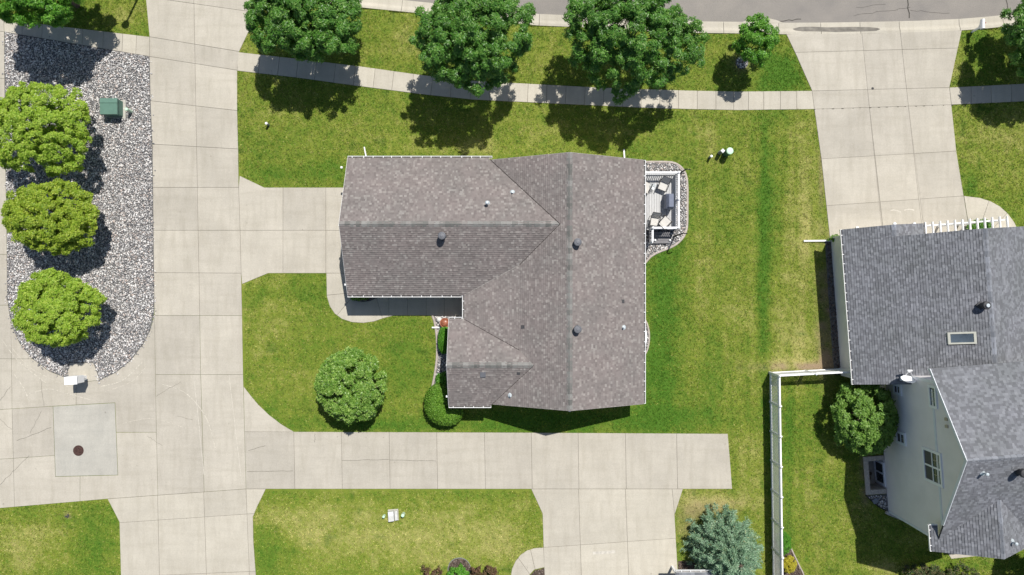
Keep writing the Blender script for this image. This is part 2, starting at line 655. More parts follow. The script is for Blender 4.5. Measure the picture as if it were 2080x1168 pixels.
# ------------------------------------------------------------------ noise for the turf
def vnoise(x, y, cell, seed):
    r = np.random.RandomState(seed)
    g = r.rand(128, 128)
    u = x / cell
    v = y / cell
    i = np.floor(u).astype(int)
    j = np.floor(v).astype(int)
    fu = u - i
    fv = v - j
    fu = fu * fu * (3 - 2 * fu)
    fv = fv * fv * (3 - 2 * fv)
    a = g[i % 128, j % 128]
    b = g[(i + 1) % 128, j % 128]
    c = g[i % 128, (j + 1) % 128]
    d = g[(i + 1) % 128, (j + 1) % 128]
    return (a * (1 - fu) + b * fu) * (1 - fv) + (c * (1 - fu) + d * fu) * fv


DRY = [  # cx, cy, rx, ry, amount : worn / lush areas of the turf as they lie in the place
    (1130, 262, 70, 26, .22), (950, 300, 70, 16, .28), (1450, 262, 60, 40, .12), (840, 235, 90, 25, .12), (640, 260, 80, 40, .10),
    (545, 225, 30, 25, .18), (1628, 430, 30, 200, .33), (1552, 420, 15, 190, -.42), (1545, 600, 14, 90, -.3), (1500, 420, 30, 150, .08),
    (520, 320, 35, 60, -.12), (640, 355, 90, 22, -.22), (810, 80, 70, 40, .16), (1110, 110, 40, 45, .16), (1430, 110, 50, 30, .16),
    (1592, 150, 40, 42, -.75), (1345, 600, 38, 170, -.5), (1335, 780, 40, 60, -.4), (1430, 650, 40, 110, .10), (1610, 690, 50, 60, .28),
    (1630, 738, 90, 12, .5), (1100, 855, 330, 24, -.45), (1330, 850, 70, 30, -.25), (1470, 780, 70, 90, -.05), (1520, 950, 30, 70, .08),
    (1400, 1010, 40, 25, .18), (1460, 1022, 70, 16, .55), (1385, 1070, 18, 60, .2), (560, 660, 40, 80, .16), (640, 590, 70, 28, -.26),
    (820, 720, 55, 80, -.30), (600, 830, 60, 40, -.1), (800, 640, 50, 14, .05), (700, 700, 60, 30, .10), (760, 862, 120, 12, -.25),
    (800, 1085, 230, 85, .27), (1000, 1090, 90, 50, .2), (545, 1125, 35, 50, -.35), (620, 1080, 60, 50, .18), (1085, 1060, 25, 60, -.10),
    (800, 1010, 260, 10, -.12), (60, 1110, 75, 60, .30), (190, 1120, 42, 60, -.34), (120, 1045, 120, 16, -.15),
    (1660, 900, 60, 130, -.16), (1600, 930, 14, 200, -.22), (1690, 920, 22, 40, .3), (1640, 1010, 30, 40, .2), (1800, 1150, 40, 18, .5),
    (1700, 1100, 40, 40, .0), (2030, 300, 60, 90, .20), (1968, 382, 22, 30, -.35), (1945, 130, 14, 40, .2), (250, 40, 40, 30, .26),
    (560, 90, 40, 30, .05), (520, 600, 26, 22, -.2), (1980, 90, 30, 25, -.2), (1900, 1140, 140, 25, -.15)]
SOIL = [(1672, 640, 14, 110, .5), (1690, 580, 8, 100, 1.0), (1636, 745, 90, 7, .8), (1462, 1030, 60, 18, .22), (1395, 1080, 18, 50, .15), (1690, 740, 20, 20, .9),
        (1758, 965, 9, 60, .8), (1668, 375, 5, 90, .45), (1420, 1050, 50, 30, .16), (1507, 127, 15, 15, .8), (137, 1047, 5, 5, .7)]


def turf_color(px, py, jitter=None):
    d = np.full(px.shape, .40)
    for cx, cy, rx, ry, a in DRY:
        d += a * np.exp(-(((px - cx) / rx) ** 2 + ((py - cy) / ry) ** 2))
    w1 = vnoise(px + 31, py, 70, 3) - .5
    w2 = vnoise(px, py + 11, 26, 5) - .5
    w3 = vnoise(px, py, 10, 8) - .5
    w4 = vnoise(px, py, 4.2, 9) - .5
    streak = vnoise(px / 1.0, py / 3.2, 9, 21) - .5
    east = np.clip((px - 1380) / 60, 0, 1) * np.clip((1700 - px) / 20, 0, 1) * np.clip((py - 230) / 30, 0, 1)
    mow = vnoise(px, py / 22.0, 11, 51) - .5
    mow2 = vnoise(px / 16.0, py, 9, 52) - .5
    d = d + .20 * w1 + .17 * w2 + .20 * w3 + .30 * w4 + .08 * streak + .34 * mow * east + .14 * mow2 * (1 - east)
    if jitter is not None:
        d = d + jitter
    d = np.clip(d, 0, 1)[..., None]
    lush = np.array((.088, .198, .021))
    mid = np.array((.228, .280, .042))
    straw = np.array((.45, .425, .165))
    t1 = np.clip(d / .5, 0, 1)
    t2 = np.clip((d - .5) / .5, 0, 1)
    c = lush * (1 - t1) + mid * t1
    c = c * (1 - t2) + straw * t2
    # scattered dark clover spots
    sp = vnoise(px, py, 17, 33)
    s = np.clip((sp - .88) / .06, 0, 1)[..., None] * .45
    c = c * (1 - s) + np.array((.045, .135, .015)) * s
    k = np.zeros(px.shape)
    for cx, cy, rx, ry, a in SOIL:
        k += a * np.exp(-(((px - cx) / rx) ** 2 + ((py - cy) / ry) ** 2))
    k = np.clip(k * (1.25 + 1.6 * (w3 + w2)), 0, 1)[..., None]
    c = c * (1 - k) + np.array((.34, .255, .175)) * k
    return c, k[..., 0]


# ------------------------------------------------------------------ kerb line and road
KERB_S = [(-260, -140), (-100, -112), (200, -62), (400, -30), (560, -5), (730, 15), (860, 28), (975, 41), (1090, 52), (1165, 55), (1280, 61), (1400, 67),
          (1500, 68), (1597, 70), (1690, 69.5), (1775, 68), (1865, 66), (1953, 62), (2015, 57), (2080, 50), (2250, 30), (2420, 8)]
KERB_W = [24] * len(KERB_S)
KERB_W[12] = 24


def kerb_y(x):
    return np.interp(x, [p[0] for p in KERB_S], [p[1] for p in KERB_S])


ROADH = -.10
# far ground, one sheet to the horizon
b = MB()
b.face([(-3000, -3000, -1.7), (3000, -3000, -1.7), (3000, 3000, -1.7), (-3000, 3000, -1.7)])
m_far = plain('far_turf', (.10, .14, .03), .95, .25, .05)
b.build('ground', m_far, kind='structure')

ISLAND = [(9, 65), (304, 115), (306, 205), (310, 300), (312, 450), (314, 600), (313, 640), (305, 672), (290, 701), (265, 733), (235, 757), (203, 772), (200, 764), (190, 737), (142, 737),
          (137, 762), (135, 768), (100, 754), (65, 728), (40, 697), (24, 662), (17, 620), (15, 600), (14, 470), (11, 300)]
WELL = [R(460, 43), R(537, 43), R(537, 86), R(460, 86)]
WELLPX = [(p.x * S + CX, CY - p.y * S) for p in WELL]
WELLIN = [R(469, 52), R(528, 52), R(528, 86.5), R(469, 86.5)]
WELLINPX = [(p.x * S + CX, CY - p.y * S) for p in WELLIN]
BED_DECK = [(1262, 331), (1310, 329), (1350, 329), (1368, 331), (1380, 337), (1389, 347), (1394, 360), (1396, 380), (1396, 420), (1395.5, 455), (1393, 470),
            (1386, 484), (1372, 497), (1356, 505), (1338, 512), (1322, 521), (1312, 532), (1300, 545), (1262, 545)]
BED_FRONT = [(880, 641), (884, 655), (889, 690), (889, 725), (885, 755), (880, 786), (884, 812), (945, 812), (945, 641)]
BED_EAST = [(1270, 640), (1308, 646), (1313, 655), (1317, 668), (1318.5, 682), (1317.5, 698), (1314, 712), (1308, 724), (1270, 730)]
BED_GARAGE = [(712, 586), (712, 597), (714, 606), (724, 611), (737, 613), (752, 611), (766, 605), (782, 599), (800, 596.5), (958, 596.5), (958, 586)]
WEST_HOUSE_BED = [tuple((lambda p: (p.x * S + CX, CY - p.y * S))(R(a_, b_))) for a_, b_ in ((15, -1), (255, -3), (290, 0), (290, 12), (15, 12))]

# lawn sheet
gx = np.arange(-300, 2392, 7.0)
gy = np.arange(-330, 1500, 7.0)
PX, PY = np.meshgrid(gx, gy)
colr, _k = turf_color(PX, PY)
Z = np.where(PY < kerb_y(PX) - 1, -.35, 0.0)
Z = Z + .012 * (vnoise(PX, PY, 40, 77) - .5) * (Z > -.1)
V = np.stack([(PX - CX) / S, (CY - PY) / S, Z], -1).reshape(-1, 3)
ny, nx = PX.shape
idx = np.arange(ny * nx).reshape(ny, nx)
F = np.stack([idx[:-1, :-1], idx[1:, :-1], idx[1:, 1:], idx[:-1, 1:]], -1).reshape(-1, 4)
ccx = (PX[:-1, :-1] + 3.5).ravel()
ccy = (PY[:-1, :-1] + 3.5).ravel()
grown = [R(464, 47), R(533, 47), R(533, 92), R(464, 92)]
keep = ~inside([(p.x * S + CX, CY - p.y * S) for p in grown], ccx, ccy)
np_mesh('lawn', V, F[keep], 4, M['lawn'], kind='structure', colors=colr.reshape(-1, 3), smooth=True)

# road and kerb
b = MB()
north = [(x, y - w) for (x, y), w in zip(KERB_S, KERB_W)]
b.prism([G(x, y + 2) for x, y in north] + [G(2420, -520), G(-260, -520)], -.3, ROADH + .03)
road = b.build('road', M['asphalt'], kind='structure')
for pts, w in ((jag((1842, -30), (1848, 36), 7, 1.6, 1), 2.4), (jag((2043, -20), (2049, 24), 5, 1.2, 2), 2.0), (jag((1577, 43.5), (1628, 38), 6, 1.4, 3), 1.6),
               (jag((1735, 32), (1790, 22), 6, 2, 4), .7), (jag((1790, 22), (1850, 14), 6, 2, 5), .7), (jag((1850, 20), (1930, 26), 7, 2, 6), .7), (jag((1740, 14), (1800, 8), 5, 2, 8), .6)):
    strip('road_crack', pts, w, ROADH + .034, M['crack'], road)

kerb = MB()
for i in range(len(KERB_S) - 1):
    pass
kerb_root = None
prof = [(0, -.25), (0, .035), (4.5, .035), (6, .025), (11, -.045), (13, -.055), (24.5, -.062), (24.5, -.25)]


def kerb_piece(x0, x1):
    b = MB()
    rings = []
    xs = np.linspace(x0, x1, 4)
    for x in xs:
        y = float(kerb_y(x))
        s = (float(kerb_y(x + 2)) - float(kerb_y(x - 2))) / 4
        l = math.hypot(1, s)
        nx_, ny_ = s / l, -1 / l
        rings.append(b.pts([G(x + nx_ * o, y + ny_ * o, z) for o, z in prof]))
    n = len(prof)
    for k in range(len(rings) - 1):
        for i in range(n):
            j = (i + 1) % n
            b.f.append([rings[k][i], rings[k][j], rings[k + 1][j], rings[k + 1][i]])
    b.f.append(rings[0])
    b.f.append(rings[-1][::-1])
    return b


bb = MB()
bb.prism([G(x, y - 1) for x, y in KERB_S] + [G(x, y - 23) for x, y in KERB_S[::-1]], -.3, -.085)
kerb_root = bb.build('kerb', M['joint'], kind='structure')
xs = [-260, -120, 20, 150, 280, 400, 510, 620, 725, 815, 905, 1000, 1095, 1190, 1285, 1380, 1470, 1582, 1668, 1748, 1828, 1950, 2040, 2130, 2250, 2400]
for i in range(len(xs) - 1):
    kerb_piece(xs[i] + .45, xs[i + 1] - .45).build('kerb_section', M['walk'], kerb_root)
HARD.append([(x, y) for x, y in KERB_S] + [(2420, -600), (-260, -600)])
# catch-basin apron bulging into the asphalt
b = MB()
b.prism([G(*p) for p in [(1500, 46), (1515, 42), (1530, 38), (1548, 36), (1565, 37), (1580, 41), (1592, 46)]], -.2, -.052)
b.build('kerb_section', M['walk'], kerb_root)
# damp stain in the gutter
b = MB()
st = [(1610, 58), (1625, 54), (1650, 53.5), (1680, 55), (1710, 54.5), (1735, 54), (1765, 54.5), (1783, 56), (1789, 59), (1780, 63), (1755, 64), (1730, 64.5), (1700, 65.5), (1675, 64.5), (1650, 64), (1630, 64), (1616, 62)]


def gutter_z(x, y):
    o = float(kerb_y(x)) - y
    return float(np.interp(o, [p[0] for p in prof[1:7]], [p[1] for p in prof[1:7]]))


top_, bot_ = st[:9], [st[0]] + st[:7:-1]
cols = []
for x in np.linspace(1611, 1788, 40):
    y0_ = float(np.interp(x, [p[0] for p in top_], [p[1] for p in top_]))
    y1_ = max(y0_ + .4, float(np.interp(x, [p[0] for p in bot_], [p[1] for p in bot_])))
    cols.append(b.pts([G(x, y0_ + (y1_ - y0_) * t, gutter_z(x, y0_ + (y1_ - y0_) * t) + .006) for t in np.linspace(0, 1, 9)]))
for c0_, c1_ in zip(cols[:-1], cols[1:]):
    for i in range(8):
        b.f.append([c0_[i], c1_[i], c1_[i + 1], c0_[i + 1]])
b.build('damp_stain', M['wet'], kerb_root)

# ------------------------------------------------------------------ paving
ZA = [(286, -44), (297, 0), (304, 75), (304, 115), (306, 205), (310, 293), (311, 381), (312, 468), (313, 554), (314, 641), (492, 641), (490, 555), (488, 468), (485, 381),
      (484, 303), (482, 225), (482, 143), (486, 105), (505, 65), (548, -6)]
drive = slabs('shared_driveway', ZA, [((393, -60), (406, 642)), ((304, -5), (530, 27)), ((304, 75), (487, 105)), ((304, 115), (483, 143)), ((305, 205), (484, 225)),
                                      ((309, 293), (486, 303)), ((309, 381), (487, 381)), ((309, 468), (489, 468)), ((310, 554), (491, 555))], M['concrete'])
ZB = [(314, 641), (492, 641), (494, 761), (316, 761)]
slabs('', ZB, [((406, 640), (408, 762))], M['concrete'], parent=drive)
ZB2 = [(314, 641), (305, 672), (290, 701), (265, 733), (235, 757), (203, 772), (169, 776), (135, 768), (100, 754), (65, 728), (40, 697), (24, 662), (17, 620),
       (-110, 620), (-110, 840), (0, 832), (108, 825), (234, 818), (236.5, 878), (318, 878), (316, 761)]
slabs('', ZB2, [((23, 661), (25, 831)), ((155, 777), (155, 823)), ((24, 729), (62, 729)), ((-110, 728), (23, 729))], M['concrete'], parent=drive)
ZE = [(316, 761), (494, 761), (497, 878), (500, 993), (220, 1013), (163, 1018), (163, 967), (240, 965), (236.5, 878), (318, 878)]
slabs('', ZE, [((317, 878), (498, 877.5)), ((408, 760), (415, 1000)), ((318, 879), (321, 1006))], M['concrete'], parent=drive)
ZF = [(108, 825), (234, 818), (240, 965), (113, 968)]
slabs('', ZF, [], M['patch'], slab_name='patched_slab', top=.038, gap=.5, parent=drive)
ZG = [(-110, 840), (0, 832), (108, 825), (113, 968), (163, 967), (163, 1018), (0, 1032), (-110, 1041)]
slabs('', ZG, [((25, 829), (30, 1031)), ((-110, 939), (27, 931)), ((27, 931), (112, 925))], M['concrete'], parent=drive)
HARD.append([(150, 1013), (500, 988), (1390, 990), (1390, 997), (500, 998), (219, 1018)])
HARD.append([(484, 340), (490, 340), (504, 998), (496, 998)])
ZC = [(-110, 22), (8, 40), (9, 65), (11, 300), (14, 470), (15, 600), (17, 620), (-110, 620)]
slabs('', ZC, [((-110, 47), (9, 65)), ((-110, 150), (11, 160)), ((-110, 245), (11, 250)), ((-110, 333), (13, 333)), ((-110, 425), (14, 425)), ((-110, 517), (15, 517)), ((-50, 66), (-48, 620))], M['concrete'], parent=drive)
PAD = [(142, 737), (190, 737), (200, 764), (203, 772), (169, 776), (135, 768), (137, 762)]
slabs('mailbox_pad', PAD, [], M['concrete'])
for i, pts in enumerate([[(20, 700), (60, 745), (110, 772), (150, 790)], [(5, 690), (40, 735), (95, 778)], [(205, 785), (250, 772), (290, 735)], [(215, 795), (268, 775), (300, 742)],
                         [(60, 800), (100, 790), (140, 800), (185, 812)], [(30, 760), (50, 790), (60, 815)], [(250, 860), (310, 850), (380, 870)], [(330, 780), (380, 800), (420, 850), (440, 920)]]):
    strip('pale_scrape', dens(pts, 6), .8 + .5 * (i % 3), .0432, M['scuff'], drive)
for i, (p, q, w, mt) in enumerate([((0, 985), (60, 925), .38, 'crack'), ((35, 895), (105, 868), .5, 'crack'), ((0, 815), (22, 785), .38, 'crack'), ((62, 880), (85, 835), .34, 'crack'),
                                   ((360, 845), (392, 853), .34, 'crack'), ((0, 850), (24, 872), .34, 'crack'), ((90, 824), (83, 770), .34, 'crack'), ((318, 805), (368, 775), .34, 'crack'),
                                   ((394, 762), (415, 965), 1.0, 'crack_pale'), ((466, 762), (492, 985), 1.0, 'crack_pale'), ((330, 905), (300, 885), .34, 'crack')]):
    strip('hairline_crack' if mt == 'crack' else 'pale_scrape', jag(p, q, 9, 1.2 if mt == 'crack' else .25, 40 + i), w, .0435, M[mt], drive)

ZH = [(487, 357), (537, 381), (738, 381), (738, 555), (663, 555), (545, 555), (492, 577), (490, 555), (488, 468), (485, 381)]
slabs('garage_driveway', ZH, [((575, 380), (575, 556)), ((662, 380), (662, 556)), ((487, 468), (739, 468)), ((484, 381), (540, 381)), ((489, 555), (546, 555))], M['concrete'])
ZI = [(663, 555), (738, 555), (738, 586), (712, 586), (712, 597), (714, 606), (724, 611), (737, 613), (752, 611), (766, 605), (782, 599), (800, 596.5), (962, 596.5), (962, 650), (932, 650), (930, 641), (800, 641),
      (780, 646), (760, 653), (738, 656), (715, 654.5), (695, 648), (680, 637), (670, 622), (664, 602)]
slabs('front_walkway', ZI, [((662, 600), (713, 595)), ((684, 641), (714, 606)), ((765, 606), (777, 647)), ((790, 598), (790, 643)), ((828, 596), (828, 642)), ((866, 596), (866, 642)), ((903, 596), (903, 642))], M['walk'])
ZJ = [(500, 993), (497, 877), (495, 785), (509, 803), (525, 822), (547, 843), (572, 862), (597, 877), (1040, 878.5), (1478, 881), (1483, 940), (1487, 993)]
strip_drive = slabs('side_driveway', ZJ, [((496, 877), (598, 877))] + [((x, 876), (x + 2, 994)) for x in (597, 693.5, 790.5, 887, 984, 1079, 1174, 1270, 1374)], M['concrete'])
for i, (p, q) in enumerate([((502, 958), (596, 956)), ((695, 935), (790, 933)), ((792, 934), (886, 936)), ((505, 915), (540, 905)), ((640, 880), (640, 898))]):
    strip('hairline_crack', jag(p, q, 9, .8, 70 + i), .55, .0435, M['crack'], strip_drive)
ZK = [(219, 1013.2), (500, 993.15), (540, 993.15), (531, 1012), (522, 1030), (514, 1050), (515, 1100), (520, 1168), (524, 1420), (252, 1420), (246, 1168), (243, 1060)]
slabs('neighbour_driveway', ZK, [((320.5, 1005), (330, 1420)), ((414, 998), (428, 1420)), ((500, 993), (502, 1044)), ((238, 1062), (517, 1043)), ((240, 1172), (524, 1160)), ((240, 1280), (530, 1270))], M['walk'])
ZL = [(1079, 993.15), (1387, 993.15), (1379, 1018), (1370, 1045), (1373, 1100), (1377, 1168), (1382, 1420), (1115, 1420), (1106, 1168), (1104, 1112), (1102, 1043)]
slabs('neighbour_driveway', ZL, [((1175, 993), (1189, 1420)), ((1270, 993), (1287, 1420)), ((1098, 993), (1102, 1044)), ((1365, 993), (1370, 1044)), ((1103, 1112), (1374, 1093)), ((1103, 1230), (1384, 1210))], M['walk'])
ZM = [(1104, 1112), (1086, 1113), (1070, 1118), (1057, 1127), (1047, 1140), (1040, 1155), (1036, 1180), (1035, 1420), (1064, 1420), (1068, 1185), (1075, 1168), (1085, 1157), (1106, 1152)]
slabs('curved_walkway', ZM, [((1077, 1115), (1087, 1157)), ((1052, 1132), (1076, 1166)), ((1030, 1210), (1070, 1212))], M['walk'])
SW_N = [(484, 106), (600, 119), (740, 136), (860, 153), (960, 164), (1090, 171), (1200, 177), (1300, 181), (1400, 184), (1500, 186), (1649, 184.5)]
SW_S = [(1654, 222), (1500, 224), (1400, 222), (1300, 219), (1200, 214), (1090, 209), (960, 202.5), (860, 192), (720, 174), (600, 157.5), (482, 144)]
cuts = []
for x in (527, 566, 604, 641, 680, 720, 760, 798, 838, 877, 916, 956, 995, 1034, 1072, 1110, 1149, 1188, 1226, 1265, 1302, 1340, 1378, 1416, 1454, 1490, 1520, 1551, 1585, 1618):
    yn = float(np.interp(x, [p[0] for p in SW_N], [p[1] for p in SW_N]))
    ys = float(np.interp(x, [p[0] for p in SW_S[::-1]], [p[1] for p in SW_S[::-1]]))
    sl = .12 if x < 900 else (.05 if x < 1300 else 0)
    cuts.append(((x + sl * 20, yn - 1), (x - sl * 20, ys + 1)))
slabs('sidewalk', SW_N + SW_S, cuts, M['walk'], gap=.32)
slabs('sidewalk', [(8, 40), (304, 75), (304, 115), (9, 65)], [((87, 45), (85, 85)), ((169, 55), (167, 95)), ((211, 55), (209, 100)), ((250, 65), (248, 110)), ((278, 68), (276, 112)), ((46, 40), (45, 75))], M['walk'], gap=.32)
slabs('sidewalk', [(1928, 178), (2080, 170), (2390, 142), (2390, 178), (2080, 206), (1932, 213)], [((x, 130), (x + 3, 225)) for x in (1970, 2011, 2052, 2093, 2134, 2175, 2216, 2260, 2300, 2345)], M['walk'], gap=.32)
ZR = [(1597, 70), (1775, 68), (1953, 62), (1940, 122), (1928, 178), (1932, 213), (1942, 307), (1957, 398), (1972, 492), (1692, 495), (1685, 480), (1668, 323), (1654, 222), (1649, 184.5), (1617, 112)]
rdrive = slabs('right_driveway', ZR, [((1750, 67), (1762, 185)), ((1762, 185), (1766, 222)), ((1766, 222), (1797, 496)), ((1828, 65), (1841, 182)), ((1841, 182), (1845, 218)), ((1845, 218), (1880, 496)),
                                      ((1610, 107), (1946, 98)), ((1648, 185), (1931, 178)), ((1653, 222), (1934, 213)), ((1666, 323), (1944, 307)), ((1678, 418), (1959, 398))], M['concrete'], gap=.19)
slabs('curved_walkway', [(1957.5, 398), (1990, 402), (2012, 409), (2030, 419), (2046, 433), (2060, 452), (2080, 495), (1973, 495)], [((2009, 406), (1992, 455)), ((2046, 432), (2025, 455))], M['walk'])
b = MB()
b.lathe(G(1772, 180, .033), [(.0, .008), (.085, .008), (.09, .0)], 14)
b.build('cleanout_cap', M['dark'], rdrive)
for pts in ([(1808, 428), (1814, 426.5), (1822, 428), (1829, 431)], [(1836, 427), (1846, 425), (1856, 427)]):
    strip('pale_scrape', pts, 2.0, .0435, M['crack_pale'], rdrive)
strip('pale_scrape', [(1204, 1123), (1225, 1122), (1250, 1120)], 6, .0425, M['crack_pale'], rdrive)
slabs('rear_patio', [(1897, 1080), (2010, 1080), (2006, 1127), (1932, 1135)], [], M['concrete'])
b = MB()
for i in range(16):
    t = i / 15
    b.box(G(1656 + 276 * t + random.uniform(-3, 3), 222.5 - 9 * t + random.uniform(-.4, .4), .041), (random.uniform(.04, .16), .03, .012))
b.build('joint_tar', M['crack'], rdrive, kind='stuff')

for pl in (ISLAND, BED_DECK, BED_FRONT, BED_EAST, BED_GARAGE, WELLPX, WEST_HOUSE_BED):
    HARD.append(pl)


# ------------------------------------------------------------------ rocks
t_ = (1 + 5 ** .5) / 2
ICO_V = np.array([(-1, t_, 0), (1, t_, 0), (-1, -t_, 0), (1, -t_, 0), (0, -1, t_), (0, 1, t_), (0, -1, -t_), (0, 1, -t_), (t_, 0, -1), (t_, 0, 1), (-t_, 0, -1), (-t_, 0, 1)]) / math.sqrt(1 + t_ * t_)
ICO_F = np.array([(0, 11, 5), (0, 5, 1), (0, 1, 7), (0, 7, 10), (0, 10, 11), (1, 5, 9), (5, 11, 4), (11, 10, 2), (10, 7, 6), (7, 1, 8), (3, 9, 4), (3, 4, 2), (3, 2, 6), (3, 6, 8), (3, 8, 9), (4, 9, 5), (2, 4, 11), (6, 2, 10), (8, 6, 7), (9, 8, 1)])


def rock_bed(poly, bed_name, rock_name, cell, smin, smax, base_mat, rock_mat, seed, holes=(), zb=.0, flat=.6, stray=0):
    b = MB()
    b.prism([G(*p) for p in poly], -.1, zb + .012)
    bed = b.build(bed_name, base_mat, kind='structure')
    r = np.random.RandomState(seed)
    x0, x1 = min(p[0] for p in poly), max(p[0] for p in poly)
    y0, y1 = min(p[1] for p in poly), max(p[1] for p in poly)
    X, Y = np.meshgrid(np.arange(x0, x1, cell), np.arange(y0, y1, cell))
    X = X.ravel() + r.uniform(-.6, .6, X.size) * cell
    Y = Y.ravel() + r.uniform(-.6, .6, Y.size) * cell
    k = inside(shrink(poly, 1.6), X, Y)
    for h in holes:
        k &= ~inside(h, X, Y)
    X, Y = X[k], Y[k]
    if stray:
        pts_ = shrink(poly, -1.5)
        j_ = r.randint(0, len(pts_), stray)
        t_s = r.rand(stray)
        P_ = np.array(pts_)
        E_ = P_[j_] + (P_[(j_ + 1) % len(pts_)] - P_[j_]) * t_s[:, None] + r.normal(0, 2.2, (stray, 2))
        X, Y = np.concatenate([X, E_[:, 0]]), np.concatenate([Y, E_[:, 1]])
    n = len(X)
    s = smin + (smax - smin) * r.rand(n) ** 2.2
    sc3 = np.stack([s * r.uniform(.8, 1.5, n), s * r.uniform(.65, 1.1, n), s * flat * r.uniform(.7, 1.2, n)], -1)
    v = ICO_V[None] * (1 + r.uniform(-.16, .16, (n, 12, 1))) * sc3[:, None, :]
    # random tilt then spin
    ti = r.uniform(-.5, .5, n)
    ct, s_t = np.cos(ti)[:, None], np.sin(ti)[:, None]
    vy = v[..., 1] * ct - v[..., 2] * s_t
    vz = v[..., 1] * s_t + v[..., 2] * ct
    an = r.uniform(0, 2 * math.pi, n)
    ca, sa = np.cos(an)[:, None], np.sin(an)[:, None]
    vx = v[..., 0] * ca - vy * sa
    vy2 = v[..., 0] * sa + vy * ca
    wx = (X - CX) / S
    wy = (CY - Y) / S
    V_ = np.stack([vx + wx[:, None], vy2 + wy[:, None], vz + (zb + .03 + r.uniform(0, .035, n))[:, None]], -1).reshape(-1, 3)
    F_ = (ICO_F[None] + (np.arange(n) * 12)[:, None, None]).reshape(-1, 3)
    o = np_mesh(rock_name, V_, F_, 3, rock_mat, bed, 'stuff')
    return bed


rock_bed(ISLAND, 'rock_bed', 'river_rocks', 2.2, .03, .072, M['gravel_base'], M['rocks'], 1, stray=260)
DECKPX = [(1281, 355), (1372, 355), (1372, 468), (1281, 468)]
rock_bed(BED_DECK, 'rock_bed', 'river_rocks', 2.5, .032, .075, M['gravel_base'], M['rocks'], 2, holes=([(1281, 360), (1366, 360), (1366, 466), (1281, 466)],))
rock_bed(BED_FRONT, 'rock_bed', 'river_rocks', 2.5, .03, .07, M['gravel_base'], M['rocks'], 3)
rock_bed(BED_EAST, 'rock_bed', 'river_rocks', 2.5, .03, .07, M['gravel_base'], M['rocks'], 4)
rock_bed(BED_GARAGE, 'rock_bed', 'river_rocks', 3.0, .035, .08, M['gravel_base'], M['mulch_chips'], 5)
rock_bed(WEST_HOUSE_BED, 'rock_bed', 'river_rocks', 2.9, .03, .06, M['gravel_base'], M['mulch_chips'], 6)
wb = [(p.x * S + CX, CY - p.y * S) for p in [R(539, 44), R(552, 56), R(566, 72), R(574, 86), R(539, 86)]]
HARD.append(wb)
rock_bed(wb, 'rock_bed', 'river_rocks', 2.8, .035, .08, M['gravel_base'], M['rocks'], 9)
MUL1 = [(933 + 23 * math.cos(t), 1156 + 23 * math.sin(t)) for t in np.linspace(0, 2 * math.pi, 25)[:-1]]
HARD.append(MUL1)
rock_bed(MUL1, 'mulch_ring', 'mulch_chips', 2.2, .03, .06, M['soil'], M['mulch_chips'], 7)
MUL2 = [(1106.5, 1153), (1086, 1158), (1077, 1168), (1070, 1186), (1066, 1300), (1108, 1300)]
HARD.append(MUL2)
rock_bed(MUL2, 'mulch_bed', 'mulch_chips', 2.4, .03, .06, M['soil'], M['mulch_chips'], 8)
MUL3 = [(1377, 1140), (1400, 1138), (1425, 1150), (1440, 1168), (1440, 1200), (1378, 1200)]
HARD.append(MUL3)
rock_bed(MUL3, 'mulch_bed', 'mulch_chips', 2.4, .03, .06, M['soil'], M['mulch_chips'], 18)
MUL4 = [(1588, 1083), (1600, 1100), (1612, 1125), (1624, 1150), (1634, 1175), (1640, 1240), (1570, 1240), (1569, 1083)]
HARD.append(MUL4)
rock_bed(MUL4, 'mulch_bed', 'mulch_chips', 2.4, .03, .06, M['soil'], M['mulch_chips'], 19)
TREE_RING = [(1507 + 13 * math.cos(t), 127 + 13 * math.sin(t)) for t in np.linspace(0, 2 * math.pi, 21)[:-1]]
HARD.append(TREE_RING)
rock_bed(TREE_RING, 'rock_ring', 'river_rocks', 2.2, .035, .075, M['gravel_base'], M['rocks'], 10)


def edging(name, pts, w, h, mat, label, closed=False, seg=36.):
    """moulded edging strip; cast in lengths"""
    b = MB()
    L, Rr = [], []
    for i, p in enumerate(pts):
        a = pts[max(i - 1, 0)]
        c = pts[min(i + 1, len(pts) - 1)]
        dx, dy = c[0] - a[0], c[1] - a[1]
        l = math.hypot(dx, dy)
        L.append((p[0] - dy / l * w / 2, p[1] + dx / l * w / 2))
        Rr.append((p[0] + dy / l * w / 2, p[1] - dx / l * w / 2))
    rings = []
    for l_, r_ in zip(L, Rr):
        a = (l_[0] * .8 + r_[0] * .2, l_[1] * .8 + r_[1] * .2)
        c = (l_[0] * .2 + r_[0] * .8, l_[1] * .2 + r_[1] * .8)
        rings.append(b.pts([G(*l_, -.05), G(*l_, h * .6), G(*a, h), G(*c, h), G(*r_, h * .6), G(*r_, -.05)]))
    for k in range(len(rings) - 1):
        for i in range(5):
            b.f.append([rings[k][i], rings[k][i + 1], rings[k + 1][i + 1], rings[k + 1][i]])
    b.f.append(rings[0])
    b.f.append(rings[-1])
    o = b.build(name, mat)
    set_props(o, label, 'garden edging')
    return o


